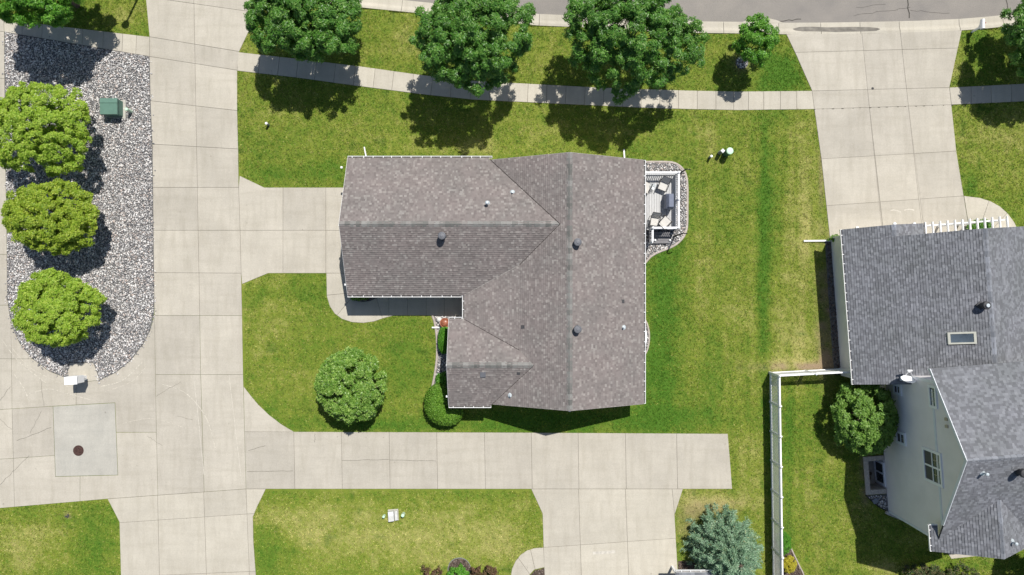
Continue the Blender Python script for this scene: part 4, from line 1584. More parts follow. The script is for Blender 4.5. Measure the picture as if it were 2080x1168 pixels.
def wbar(name, a0, a1, z0, z1_, o0, o1, mat, parent, z0b=None, z1b=None):
    mb = MB()
    z0b = z0 if z0b is None else z0b
    z1b = z1_ if z1b is None else z1b
    mb.hexa([R(a0, WB - o0, z0), R(a1, WB - o0, z0b), R(a1, WB - o1, z0b), R(a0, WB - o1, z0)],
            [R(a0, WB - o0, z1_), R(a1, WB - o0, z1b), R(a1, WB - o1, z1b), R(a0, WB - o1, z1_)])
    return mb.build(name, mat, parent)


wbar('trim_band', 299, 540, 6.15, 6.33, .3, 1.1, M['trim'], rh)
wbar('corner_board', 282.5, 287.5, 3.9, zn2(285) - .2, .3, 1.2, M['white'], rh)
wbar('corner_board', 571, 575.5, .05, 5.95, .3, 1.2, M['trim'], rh)
# rake boards
for a0, a1 in ((260, 401), (401, 534)):
    mb = MB()
    mb.hexa([R(a0, 77.2, zn2(a0) - .2), R(a1, 77.2, zn2(a1) - .2), R(a1, 76, zn2(a1) - .2), R(a0, 76, zn2(a0) - .2)],
            [R(a0, 77.2, zn2(a0) + .02), R(a1, 77.2, zn2(a1) + .02), R(a1, 76, zn2(a1) + .02), R(a0, 76, zn2(a0) + .02)])
    mb.build('rake_board', M['trim'], rh)
gutter(R(0, 0, z1(0)), R(299, 0, z1(0)), -eb, rh, .62)
gutter(R(540, 68, zw_(68)), R(587, 68, zw_(68)), -eb, rh, .5)
mb = MB()
mb.hexa([R(538.5, 66, zw_(68) - .12), R(540, 66, zw_(68) - .12), R(540, 78, zw_(68) - .12), R(538.5, 78, zw_(68) - .12)], [R(538.5, 66, zw_(68) + .01), R(540, 66, zw_(68) + .01), R(540, 78, zw_(77)), R(538.5, 78, zw_(77))])
mb.build('fascia', M['white_metal'], rh)
downspout([R(12, 9, 2.3), R(12, 9, .2), G(1684, 489, .1), G(1633, 489.5, .07)], rh, .055)
for px, py, z in ((1902, 778, 6.6), (1962, 937, 9.2), (1741, 463, 2.7), (1817, 455, 3.6), (1857, 455, 2.7)):
    mb = MB()
    p = A(px, py, z)
    mb.lathe(p, [(.05, -.08), (.1, -.05), (.1, .05), (.0, .08)], 10)
    mb.build('eave_light', M['white'], rh)
for px, py in ((1923.5, 851.5), (1924.5, 866)):
    a_, z_ = wallpt(px, py)
    mb = MB()
    mb.hexa([R(a_ - 2.5, WB - .4, z_ - .1), R(a_ + 2.5, WB - .4, z_ - .1), R(a_ + 2.5, WB - 3, z_ - .1), R(a_ - 2.5, WB - 3, z_ - .1)], [R(a_ - 2.5, WB - .4, z_ + .12), R(a_ + 2.5, WB - .4, z_ + .12), R(a_ + 2.5, WB - 2, z_ + .1), R(a_ - 2.5, WB - 2, z_ + .1)])
    mb.build('wall_vent', M['tan'], rh)


def place_R(px, py, zf):
    z = 5.
    for _ in range(15):
        f = 1 - z / H
        X, Y = (px - CX) * f, (py - CY) * f
        rx, ry = X - 635, Y + 111.7
        a, bb_ = rx * TS + ry * TC, rx * TC - ry * TS
        z = zf(a, bb_)
    return R(a, bb_, z), a, bb_


p, _, _ = place_R(1993, 620, lambda a, b_: z1(min(b_, 408 - b_)))
round_vent(p, rh, .24, M['vent_dark'])
mb = MB()
mb.lathe(p, [(.10, .61), (.12, .63), (.1, .66), (.0, .66)], 14)
mb.build('vent_cap', M['galv'], rh)
p, _, _ = place_R(2068, 957, lambda a, b_: zn2(a))
round_vent(p, rh, .24, M['vent_dark'])
p, _, _ = place_R(1996, 960, lambda a, b_: zn2(a))
flue(p, rh, .35, .055)
p, _, _ = place_R(2055, 1100, lambda a, b_: zw_(b_))
flue(p, rh, .35, .055)
# skylight
p, sa_, sb_ = place_R(1951.5, 686.5, lambda a, b_: z1(b_))
mb = MB()
lb, la = 19.5, 10.8
for (a0, a1, b0, b1) in ((-la, -la + 3, -lb, lb), (la - 3, la, -lb, lb), (-la + 3, la - 3, -lb, -lb + 3.6), (-la + 3, la - 3, lb - 3.6, lb)):
    c4 = [(a0, b0), (a1, b0), (a1, b1), (a0, b1)]
    mb.hexa([R(sa_ + x, sb_ + y, z1(sb_ + y) - .03) for x, y in c4], [R(sa_ + x, sb_ + y, z1(sb_ + y) + .14) for x, y in c4])
skl = mb.build('skylight', plain('cream_skylight_frame', (.52, .52, .45), .5, .03, 4), rh)
mb = MB()
c4 = [(-la + 3, -lb + 3.6), (la - 3, -lb + 3.6), (la - 3, lb - 3.6), (-la + 3, lb - 3.6)]
mb.face([R(sa_ + x, sb_ + y, z1(sb_ + y) + .10) for x, y in c4])
mb.build('pane', plain('skylight_glass', (.085, .11, .135), .1, .15, 2, spec=.6), skl)
# window well of stone blocks
wm = thing('window_well', 'beige block window well sunk beside the two storey wall', 'window well', R(498, 64, 0))
for (a0, a1, b0, b1) in ((460, 537, 43, 52), (460, 469, 52.1, 85.4), (528, 537, 52.1, 85.4)):
    n = 4 if a1 - a0 > 20 else 2
    mb = MB()
    mb.prism([R(a0, b0), R(a1, b0), R(a1, b1), R(a0, b1)], -1.5, .03)
    mb.build('wall', M['block'], wm)
    if a1 - a0 > 20:
        cells = [(a0 + (a1 - a0) * i / n + .25, a0 + (a1 - a0) * (i + 1) / n - .25, b0, b1) for i in range(n)]
    else:
        cells = [(a0, a1, b0 + (b1 - b0) * i / n + .25, b0 + (b1 - b0) * (i + 1) / n - .25) for i in range(n)]
    for c in cells:
        mb = MB()
        mb.prism([R(c[0] - .3, c[2] - .3), R(c[1] + .1, c[2] - .3), R(c[1] + .1, c[3]), R(c[0] - .3, c[3])], .032, .12 + random.uniform(0, .006))
        mb.build('coping_block', M['block'], wm, bevel=.012)
mb = MB()
mb.prism([R(466, 49), R(531, 49), R(531, 86), R(466, 86)], -1.7, -1.35)
mb.build('well_floor', M['patch'], wm)
for i in range(3):
    mb = MB()
    mb.box(R(505 + i * 9, 70 - i * 3, -1.30), (.5, .22, .08), random.uniform(-.4, .4))
    mb.build('step_plank', M['brown'], wm)
for i in range(7):
    a_, b_ = 500 + i * 0, 0
    p = G(1801 + i * 6.2, 1041 + i * 2.6, .09)
    mb = MB()
    mb.box((p.x, p.y, .08), (.24, .2, .18), -.4 + random.uniform(-.15, .15))
    o = mb.build('edging_block', M['block'], None, bevel=.015)
    o.location = (0, 0, 0)
    set_props(o, ('first', 'second', 'third', 'fourth', 'fifth', 'sixth', 'seventh')[i] + ' tan stone block from the wall corner in the row along gable foot', 'stone block', 'stone blocks at the foot of the gable wall')
mb = MB()
p = G(1777, 1017)
mb.box((p.x, p.y, .06), (.36, .3, .1), .5)
set_props(mb.build('stepping_stone', plain('blue_grey_stone', (.22, .24, .27), .8), None, bevel=.015), 'flat blue grey stone in the bed below window well', 'stepping stone')

# satellite dish on the garage roof edge
da, db = 288.0, 73.0
sd_p = R(da, db, z1(db))
dish = thing('satellite_dish', 'white oval satellite dish on the edge of grey garage roof', 'satellite dish', sd_p)
base = R(da, db, z1(db))
mb = MB()
mb.tube([base - upv * .05, base + upv * .35, base + upv * .55 + ea * .05], [.03, .03, .03], 8)
mb.build('mast', M['galv'], dish)
mb = MB()
mb.box(base + upv * .03, (.3, .3, .04), -.07)
mb.build('base_plate', M['galv'], dish)
dc = base + upv * .62 + ea * .06
fx = (Vector((.05, .85, .50))).normalized()        # facing north and up
sx = fx.cross(upv).normalized()
uy = sx.cross(fx).normalized()
mb = MB()
rings = []
for rr, dep in ((0.02, 0), (.15, .02), (.3, .06), (.42, .12)):
    rings.append(mb.pts([dc + sx * (rr * 1.05 * math.cos(t)) + uy * (rr * .9 * math.sin(t)) + fx * dep for t in np.linspace(0, 2 * math.pi, 25)[:-1]]))
for k in range(3):
    for i in range(24):
        j = (i + 1) % 24
        mb.f.append([rings[k][i], rings[k][j], rings[k + 1][j], rings[k + 1][i]])
mb.f.append(rings[0])
mb.build('reflector', M['white'], dish, smooth=True)
mb = MB()
foc = dc + fx * .62 - uy * .22
mb.tube([dc - uy * .36 + fx * .08, foc], [.018, .015], 6)
mb.tube([dc + sx * .4 + fx * .1, foc], [.008, .008], 5)
mb.tube([dc - sx * .4 + fx * .1, foc], [.008, .008], 5)
mb.build('feed_arm', M['white'], dish)
mb = MB()
mb.box(foc, (.3, .09, .09), 0)
mb.tube([foc, foc - fx * .12], [.05, .06], 10)
mb.build('receiver', M['white'], dish)

# pergola
pg = thing('pergola', 'white slatted pergola over the walkway in front of grey roof', 'pergola', A(1960, 470, 0))
pz = 2.62
B0, B1 = A(1878, 458.5, pz), A(2044, 446, pz)
pd = (B1 - B0).normalized()
pn = Vector((-pd.y, pd.x, 0))
for off in (0., -1.55):
    mb = MB()
    mb.beam(B0 + pn * off, B1 + pn * off, pn, -.035, .035, -.2, 0)
    mb.build('beam', M['white'], pg)
for i in range(12):
    t = i / 11
    q = B0 + (B1 - B0) * t
    mb = MB()
    mb.beam(q - pn * 1.75, q + pn * .22, pd, -.03, .03, .002, .14)
    mb.build('rafter', M['white'], pg)
for t in (.09, .46, .72, .97):
    q = B0 + (B1 - B0) * t - pn * .0
    mb = MB()
    mb.box((q.x, q.y, (pz - .2) / 2), (.12, .12, pz - .2), .07)
    mb.build('post', M['white'], pg)
HARD.append([(1960, 455), (2060, 455), (2075, 495), (1960, 495)])

# ================================================================== FENCE
fence = thing('picket_fence', 'tall white vinyl picket fence enclosing the right backyard', 'fence', G(1563, 757))
FH = 1.85
c0 = G(1563, 756.5)
runs = [(G(1705, 749), c0, 0), (c0, G(1570, 1230), 1)]
pic_me = None
for p0, p1, which in runs:
    d = p1 - p0
    L = d.length
    d.normalize()
    nrm = Vector((-d.y, d.x, 0))
    ang = math.atan2(d.y, d.x)
    nseg = int(round(L / 1.93))
    seg = L / nseg
    for i in range(nseg + 1):
        if which == 1 and i == 0:
            continue
        q = p0 + d * (seg * i)
        mb = MB()
        mb.box((q.x, q.y, .93), (.125, .125, 1.9), ang)
        po = mb.build('post', M['white'], fence)
        mb = MB()
        mb.lathe((q.x, q.y, 1.88), [(.105, 0), (.11, .04), (.06, .09), (0, .1)], 4)
        mb.build('post_cap', M['white'], po)
    for i in range(nseg):
        a_, c_ = p0 + d * (seg * i + .065), p0 + d * (seg * (i + 1) - .065)
        for zz, hh in ((.12, .14), (1.52, .07), (FH - .09, .09)):
            mb = MB()
            mb.beam(a_ + upv * zz, c_ + upv * zz, nrm, -.045, .045, 0, hh)
            mb.build('rail', M['white'], fence)
        n = int((c_ - a_).length / .094)
        for k in range(n):
            q = a_ + (c_ - a_) * ((k + .5) / n)
            if pic_me is None:
                mb = MB()
                mb.box((0, 0, FH / 2 - .02), (.06, .022, FH - .22))
                tmp = mb.build('picket', M['white'], None)
                pic_me = tmp.data
                bpy.data.objects.remove(tmp)
            o = bpy.data.objects.new('picket', pic_me)
            COL.objects.link(o)
            o.parent = fence
            o.location = Vector((q.x, q.y, .05)) - Vector(fence.location)
            o.rotation_euler = (0, 0, ang)

# ================================================================== DECK
deck = thing('deck', 'grey board deck with white railing beside the brown roof', 'deck', G(1325, 411))
DZ = .45
x0, x1, y0, y1 = 1281.5, 1371, 355, 468
nb = 18
for i in range(nb):
    mb = MB()
    xa = x0 + (x1 - x0) * i / nb
    xb = x0 + (x1 - x0) * (i + 1) / nb
    mb.hexa([G(xa + .22, y0, DZ - .03), G(xb - .22, y0, DZ - .03), G(xb - .22, y1, DZ - .03), G(xa + .22, y1, DZ - .03)],
            [G(xa + .22, y0, DZ), G(xb - .22, y0, DZ), G(xb - .22, y1, DZ), G(xa + .22, y1, DZ)])
    mb.build('deck_board', M['deckboard'], deck)
mb = MB()
mb.hexa([G(x0, y0 + 1, -.05), G(x1 - 1, y0 + 1, -.05), G(x1 - 1, y1 - 1, -.05), G(x0, y1 - 1, -.05)], [G(x0, y0 + 1, DZ - .035), G(x1 - 1, y0 + 1, DZ - .035), G(x1 - 1, y1 - 1, DZ - .035), G(x0, y1 - 1, DZ - .035)])
mb.build('deck_frame', M['dark'], deck)


def railing(p, q, z0, parent, hgt=.95, spacing=.13):
    p, q = Vector(p), Vector(q)
    d = (q - p).normalized()
    nrm = Vector((-d.y, d.x, 0))
    up = upv
    for zz, t, hh in ((hgt - .06, .06, .06), (.08, .03, .05)):
        mb = MB()
        mb.beam(p + up * (z0 + zz), q + up * (z0 + zz), nrm, -t, t, 0, hh)
        mb.build('rail', M['white'], parent)
    n = int((q - p).length / spacing)
    for i in range(n):
        c = p + (q - p) * ((i + .5) / n)
        mb = MB()
        mb.box((c.x, c.y, z0 + .13 + (hgt - .2) / 2), (.045, .045, hgt - .2), math.atan2(d.y, d.x))
        mb.build('baluster', M['white'], parent)


def rpost(p, z0, parent, h=1.02):
    mb = MB()
    mb.box((p.x, p.y, z0 + h / 2 - .02), (.11, .11, h))
    po = mb.build('post', M['white'], parent)
    mb = MB()
    mb.lathe((p.x, p.y, z0 + h - .03), [(.1, 0), (.1, .035), (.0, .09)], 4)
    mb.build('post_cap', M['white'], po)


NW_, NE_, SE_, SWp = G(1285, 357), G(1369, 357), G(1369, 466), G(1318, 466)
ME = G(1369, 410)
for p in (NW_, NE_, ME, SE_, SWp):
    rpost(p, DZ, deck)
railing(NW_, NE_, DZ, deck)
railing(NE_, ME, DZ, deck)
railing(ME, SE_, DZ, deck)
railing(SWp, SE_, DZ, deck)
# lower landing and side rail
mb = MB()
for i in range(4):
    ya = 471 + i * 6
    mb = MB()
    mb.hexa([G(1316, ya, .2), G(1361, ya, .2), G(1361, ya + 5.7, .2), G(1316, ya + 5.7, .2)], [G(1316, ya, .235), G(1361, ya, .235), G(1361, ya + 5.7, .235), G(1316, ya + 5.7, .235)])
    mb.build('step_board', M['grey_board'], deck)
mb = MB()
mb.hexa([G(1317, 471, .0), G(1360, 471, .0), G(1360, 493, .0), G(1317, 493, .0)], [G(1317, 471, .196), G(1360, 471, .196), G(1360, 493, .196), G(1317, 493, .196)])
mb.build('step_frame', M['dark'], deck)
rpost(G(1318, 494), .0, deck, 1.0)
railing(SWp + Vector((0, -.06, 0)), G(1318, 493), .05, deck, 1.25, .14)

for i, (px, py, lab) in enumerate([(1331, 488, 'white oval ornament beside the others on lower grey deck step'), (1324, 490, 'small white ornament nearest the stair post on grey step'), (1361, 488, 'white ornament alone at the right end of grey step')]):
    p = A(px, py, .3)
    mb = MB()
    mb.lathe((p.x, p.y, .236), [(.05, 0), (.085, .03), (.075, .09), (.03, .13), (0, .135)], 10)
    o = mb.build('step_ornament', M['white'], None, smooth=True)
    set_props(o, lab, 'ornament', 'white ornaments on the deck step')


def make_chair():
    t = thing('patio_chair', 'x', 'chair', (0, 0, 0), 'sling chairs on the deck')
    mb = MB()
    mb.hexa([(-.27, -.26, .40), (.27, -.26, .40), (.27, .26, .36), (-.27, .26, .36)], [(-.27, -.26, .42), (.27, -.26, .42), (.27, .26, .38), (-.27, .26, .38)])
    mb.build('seat', M['sling'], t)
    mb = MB()
    mb.hexa([(-.27, .26, .38), (.27, .26, .38), (.27, .29, .38), (-.27, .29, .38)], [(-.27, .52, .95), (.27, .52, .95), (.27, .545, .95), (-.27, .545, .95)])
    mb.build('backrest', M['sling'], t)
    for s in (-1, 1):
        mb = MB()
        mb.tube([(s * .31, -.30, .62), (s * .31, .36, .60)], .026, 8)
        mb.build('armrest', M['chair_frame'], t)
        for yy, zt in ((-.27, .62), (.33, .6)):
            mb = MB()
            mb.tube([(s * .31, yy, zt), (s * .31, yy * 1.05, .0)], .02, 6)
            mb.build('leg', M['chair_frame'], t)
        mb = MB()
        mb.tube([(s * .28, -.27, .40), (s * .28, .27, .37), (s * .28, .54, .97)], .02, 6)
        mb.build('side_frame', M['chair_frame'], t)
    mb = MB()
    mb.tube([(-.28, .54, .97), (.28, .54, .97)], .02, 6)
    mb.tube([(-.28, -.27, .40), (.28, -.27, .40)], .02, 6)
    mb.build('cross_bar', M['chair_frame'], t)
    return t


proto = make_chair()
for i, (px, py, rz, lab) in enumerate([(1313, 378, -.45 + math.pi, 'beige sling chair half hidden under the brown roof eave'), (1347, 378, -.38, 'beige sling chair in the upper right corner of the deck'),
                                       (1330, 450, -.15, 'beige sling chair left of its twin along the lower deck rail'), (1352, 450, -.75 + math.pi, 'beige sling chair just below the covered grill')]):
    c = proto if i == 0 else copy_tree(proto)
    p = A(px, py, DZ + .45)
    c.location = (p.x, p.y, DZ)
    c.rotation_euler = (0, 0, rz)
    c['label'] = lab
tb = thing('side_table', 'small round wire side table between chairs on the deck', 'table', (A(1326, 378, .9).x, A(1326, 378, .9).y, DZ))
tp = Vector(tb.location)
mb = MB()
for rr in (.2, .12):
    mb.tube([tp + Vector((rr * math.cos(t), rr * math.sin(t), .45)) for t in np.linspace(0, 2 * math.pi, 21)], .013, 5)
for t in np.linspace(0, math.pi, 5)[:-1]:
    mb.tube([tp + Vector((.2 * math.cos(t), .2 * math.sin(t), .45)), tp - Vector((.2 * math.cos(t), .2 * math.sin(t), -.45))], .01, 5)
mb.build('table_top', M['galv'], tb)
for t in (0.5, 2.6, 4.7):
    mb = MB()
    mb.tube([tp + Vector((.19 * math.cos(t), .19 * math.sin(t), .45)), tp + Vector((.16 * math.cos(t), .16 * math.sin(t), 0))], .012, 6)
    mb.build('leg', M['galv'], tb)
gr = thing('grill', 'grill under a blue grey fitted cover by the deck railing', 'grill', G(1352, 413, DZ))
gp = Vector(gr.location)
mb = MB()
q = [(-.26, -.5), (.26, -.5), (.26, .5), (-.26, .5)]
mb.hexa([gp + Vector((x, y, .04)) for x, y in q], [gp + Vector((x * .95, y * .97, .88)) for x, y in q])
cv = mb.build('cover', M['cover'], gr, bevel=.03)
mb = MB()
mb.hexa([gp + Vector((x * .9, y * .94, .885)) for x, y in q], [gp + Vector((x * .6 + .05, y * .85, 1.12)) for x, y in q])
mb.build('cover_top', M['cover'], gr, bevel=.04)
for yy in (-.2, .2):
    mb = MB()
    mb.beam(gp + Vector((-.24, yy, .887)), gp + Vector((.24, yy, .887)), (0, 1, 0), -.012, .012, 0, .012)
    mb.build('strap', M['dark'], cv)

for (bx, by, hgt, lab) in ((1370, 479.5, 2.2, 'tall black hook pole rising from rocks beside the deck step'), (1381, 352, 1.5, 'short black hook pole at the outer deck corner')):
    t = thing('garden_hook', lab, 'hook pole', G(bx, by), 'black garden hooks by the deck')
    p = G(bx, by)
    mb = MB()
    mb.tube([p, p + upv * hgt], [.055, .05], 8)
    mb.build('pole', M['dark'], t)
    mb = MB()
    hk = [p + upv * hgt + Vector((.16 * (1 - math.cos(a)), 0, .16 * math.sin(a))) for a in np.linspace(0, 3.4, 9)]
    mb.tube(hk, .035, 6)
    mb.build('hook', M['dark'], t)
    mb = MB()
    mb.tube([p + Vector((-.14, 0, .1)), p + Vector((.14, 0, .1))], .02, 6)
    mb.build('foot_bar', M['dark'], t)

# east window well (white cover)
ww = thing('window_well', 'white covered window well in the small bowed bed', 'window well', G(1296, 683))
mb = MB()
arc = [(1283, 662), (1300, 662), (1310, 666), (1313, 675), (1313, 692), (1310, 701), (1300, 705), (1283, 705)]
mb.prism([G(*p) for p in arc], -.05, .16)
mb.build('rim', M['white'], ww)
for i in range(6):
    mb = MB()
    mb.beam(G(1284, 666 + i * 7, .165), G(1311, 666 + i * 7, .165), (0, 1, 0), -.05, .05, 0, .03)
    mb.build('cover_slat', M['trim'], ww)

# ================================================================== UTILITIES, MAILBOXES, SMALL THINGS
tr = thing('transformer_box', 'green metal transformer cabinet on rocks by the lime tree', 'transformer', G(238.5, 224))
tw = [G(218, 206.5), G(252.5, 206.5), G(252.5, 238), G(218, 238)]
mb = MB()
mb.prism([G(215.5, 204), G(256.5, 204), G(256.5, 241), G(215.5, 241)], -.02, .09)
mb.build('pad', M['patch'], tr)
mb = MB()
mb.prism([G(219.5, 207), G(251.5, 207), G(251.5, 237), G(219.5, 237)], .09, .86)
mb.build('cabinet', M['green_box'], tr, bevel=.02)
mb = MB()
mb.hexa([G(218, 206, .8), G(253, 206, .8), G(253, 216, .8), G(218, 216, .8)], [G(218.5, 206.5, .9), G(252.5, 206.5, .9), G(252.5, 216, .93), G(218.5, 216, .93)])
mb.build('lid', M['green_box'], tr, bevel=.01)
mb = MB()
mb.hexa([G(218, 216.6, .8), G(253, 216.6, .8), G(253, 239, .76), G(218, 239, .76)], [G(218.5, 216.6, .93), G(252.5, 216.6, .93), G(252.5, 238.5, .89), G(218.5, 238.5, .89)])
mb.build('door', M['green_box'], tr, bevel=.01)


def pedestal(px, py, r, h, cap_mat, body_mat, label, square=False, lean=0, cap_h=.1):
    """utility post: px,py base on the ground"""
    t = thing('utility_pedestal', label, 'utility pedestal', G(px, py))
    p = G(px, py)
    n = 4 if square else 16
    rr = r * 1.35 if square else r
    mb = MB()
    mb.lathe(p, [(rr * 1.0, -.05), (rr * 1.0, h * .55), (rr * .96, h - cap_h)], n)
    mb.build('body', body_mat, t)
    mb = MB()
    mb.lathe(p, [(rr * 1.04, h - cap_h), (rr * 1.08, h - cap_h * .4), (rr * .95, h - .012), (rr * .6, h), (0, h + .004)], n)
    mb.build('cap', cap_mat, t)
    mb = MB()
    mb.lathe(p, [(rr * 1.1, h * .3), (rr * 1.1, h * .3 + .05)], n)
    mb.build('band', body_mat, t)
    return t


pedestal(268, 227, .10, .75, M['mint'], M['pale_green'], 'slim pale green utility post on rocks right of the green cabinet')
pedestal(546, 254, .085, .55, M['white'], M['grey_post'], 'lone small white capped post on the upper left lawn')
pedestal(1441, 320, .085, .55, M['white'], M['grey_post'], 'smallest round white capped post of the trio right of the deck')
pedestal(1461, 311, .11, .85, M['white'], M['grey_post'], 'middle square white capped post of the trio right of deck', True)
pedestal(1474, 312, .215, 1.0, M['mint'], M['green_post'], 'thick green post with mint cap, largest of the lawn trio')
pedestal(781, 1046.5, .085, .4, M['mint'], M['pale_green'], 'thin pale green post left of the white utility box')
pedestal(820, 1043, .105, .5, M['mint'], M['pale_green'], 'thicker pale green post right of the white utility box')
ub = thing('utility_box', 'low white utility cabinet on dry grass at bottom lawn', 'utility box', G(798, 1044))
for (xa, ya, xb, yb, z0_, z1_, nm, mt) in ((788, 1034, 809, 1057, -.03, .07, 'pad', 'patch'), (789.5, 1036, 801, 1056, .07, .38, 'cabinet', 'pale_grey'), (802, 1036, 808, 1055, .07, .24, 'side_compartment', 'pale_grey')):
    mb = MB()
    mb.prism([G(xa, ya + .8), G(xb, ya - .8), G(xb + 1.4, yb - .8), G(xa + 1.4, yb + .8)], z0_, z1_)
    mb.build(nm, M[mt], ub, bevel=.015)
mb = MB()
mb.prism([G(790.5, 1037), G(800, 1036.4), G(800.8, 1043), G(791, 1043.6)], .382, .40)
mb.build('lid', M['trim'], ub)

# cluster mailbox
cb = thing('cluster_mailbox', 'white cluster mailbox on its pedestal at the tip of rock island', 'mailbox', G(172, 771))
rzm = .05
p = G(172.5, 767)
mb = MB()
mb.box((p.x, p.y, .35), (.3, .3, .7), rzm)
mb.build('pedestal', M['white'], cb)
mb = MB()
mb.box((p.x, p.y, 1.12), (.78, .46, .82), rzm)
cab = mb.build('cabinet', M['white'], cb, bevel=.015)
mb = MB()
mb.box((p.x, p.y, 1.55), (.83, .52, .04), rzm)
mb.build('roof_plate', M['white'], cb)
for i in range(4):
    for k in range(4):
        mb = MB()
        c_, s_ = math.cos(rzm), math.sin(rzm)
        lx, lz = -.285 + k * .19, .83 + i * .19
        ly = .242
        mb.box((p.x + lx * c_ - ly * s_, p.y + lx * s_ + ly * c_, lz), (.17, .02, .17), rzm)
        mb.build('mailbox_door', M['white_metal'], cab)
# post mailbox at the street
pm = thing('mailbox', 'white post mailbox at the street kerb in upper right corner', 'mailbox', G(1974, 65))
p = G(1974, 65)
mb = MB()
mb.box((p.x, p.y, .5), (.11, .11, 1.1), 0)
mb.build('post', M['white'], pm)
mb = MB()
mb.box((p.x, p.y + .08, .98), (.16, .5, .1), 0)
mb.tube([(p.x, p.y - .02, .6), (p.x, p.y + .26, .94)], .04, 6)
mb.build('arm', M['white'], pm)
mb = MB()
c_ = Vector((p.x, p.y + .12, 1.02))
prof_ = [(-.11, 0), (.11, 0), (.11, .12), (.085, .19), (.045, .225), (0, .235), (-.045, .225), (-.085, .19), (-.11, .12)]
mb.hexa([c_ + Vector((x, -.3, z)) for x, z in prof_], [c_ + Vector((x, .3, z)) for x, z in prof_])
bx = mb.build('box', M['white'], pm)
mb = MB()
mb.hexa([c_ + Vector((x * .94, .303, z * .96)) for x, z in prof_], [c_ + Vector((x * .94, .318, z * .96)) for x, z in prof_])
mb.build('door', M['trim'], bx)
mb = MB()
mb.box(c_ + Vector((.122, .05, .16)), (.012, .05, .16))
mb.build('flag', plain('red_flag', (.5, .03, .02), .5), bx)
# manhole
mh = thing('manhole_cover', 'round rusty iron manhole cover in the grey concrete patch', 'manhole', G(160, 915))
p = G(160, 915, .037)
mb = MB()
mb.lathe(p, [(.36, -.05), (.36, .008), (.33, .008), (.33, .002), (.0, .002)], 28)
mb.build('ring', M['rust'], mh)
mb = MB()
mb.lathe(p, [(.318, .0), (.318, .012), (.0, .012)], 28)
lid = mb.build('lid', M['rust'], mh)
mb = MB()
for rr, n in ((.27, 16), (.2, 12), (.13, 8), (.06, 4)):
    for i in range(n):
        t = 2 * math.pi * i / n + rr
        mb.box((p.x + rr * math.cos(t), p.y + rr * math.sin(t), p.z + .018), (.03, .055, .012), t)
mb.build('tread_studs', M['rust'], lid, kind='stuff')
# planter
pl = thing('planter', 'round copper brown planter beside the front shrubs', 'planter', G(905, 655))
p = G(905, 655)
mb = MB()
mb.lathe(p, [(.15, .0), (.19, .05), (.27, .3), (.31, .5), (.33, .52), (.33, .56), (.28, .56), (.27, .5)], 24)
mb.build('pot', M['terra'], pl, smooth=False)
mb = MB()
mb.lathe(p, [(.272, .40), (.25, .54), (.17, .6), (.08, .62), (0, .625)], 20)
mb.build('lid', M['terra'], pl, smooth=True)
mb = MB()
q = A(892, 649, .15)
mb.lathe((q.x, q.y, 0), [(.16, .05), (.2, .12), (.15, .22), (.06, .28), (0, .29)], 7)
set_props(mb.build('boulder', plain('white_rock', (.74, .72, .68), .85, .06, 6, bump=.4), None), 'pale white boulder in the rocks next to brown planter', 'boulder')
mb = MB()
q = G(137, 1047)
for i in range(7):
    mb.lathe((q.x + random.uniform(-.12, .12), q.y + random.uniform(-.12, .12), .01), [(.06, 0), (.05, .04), (0, .06)], 6)
set_props(mb.build('debris', M['vent_dark'], None), 'small dark clump of debris on the bottom left lawn', 'debris')
mb = MB()
q = G(0, 835)
# street lamp beyond the top edge
sl = thing('street_lamp', 'black street lamp beyond the top edge whose shadow crosses the grass', 'street lamp', G(285, -14))
p = G(285, -14)
mb = MB()
mb.tube([p, p + upv * .3, p + upv * 3.9], [.1, .075, .055], 10)
mb.build('pole', M['dark'], sl)
mb = MB()
mb.lathe(p + upv * 3.9, [(.07, 0), (.17, .05), (.25, .4), (.27, .42), (.1, .55), (.03, .65), (0, .66)], 8)
mb.build('lamp_head', M['dark'], sl)
mb = MB()
mb.lathe(p + upv * 2.7, [(.09, -.12), (.09, .12)], 8)
mb.build('collar', M['dark'], sl)

# house beyond the bottom edge: only its gutter corner shows
nh = thing('house', 'neighbouring house whose white gutter corner shows at the bottom edge', 'house', G(1440, 1190))
mb = MB()
for px_ in (1365, 1424):
    q = G(px_, 1150)
    pb_ = MB()
    pb_.box((q.x, q.y, 1.22), (.13, .13, 2.5))
    pb_.build('porch_post', M['white'], nh)
mb.prism([G(1366, 1230), G(1560, 1230), G(1560, 1520), G(1366, 1520)], -.1, 2.48)
mb.build('wall', M['siding'], nh)
HARD.append([(1366, 1146), (1424, 1146), (1424, 1520), (1366, 1520)])
NP = [[G(1355, 1131.5, 2.58), G(1433, 1131.5, 2.58), G(1433, 1218, 3.7), G(1355, 1218, 3.7)],
      [G(1434, 1220, 2.58), G(1571, 1220, 2.58), G(1571, 1375, 5.2), G(1434, 1375, 5.2)], [G(1434, 1530, 2.58), G(1571, 1530, 2.58), G(1571, 1375, 5.2), G(1434, 1375, 5.2)]]
nroof = roof_shell(NP, .12, M['roof_deck'], nh)
for i, f in enumerate(NP):
    shingle_field([f], .16, .24, M['shingle_grey'], nroof, 300 + i)
gutter(G(1355, 1131.5, 2.58), G(1433, 1131.5, 2.58), (0, 1, 0), nh)


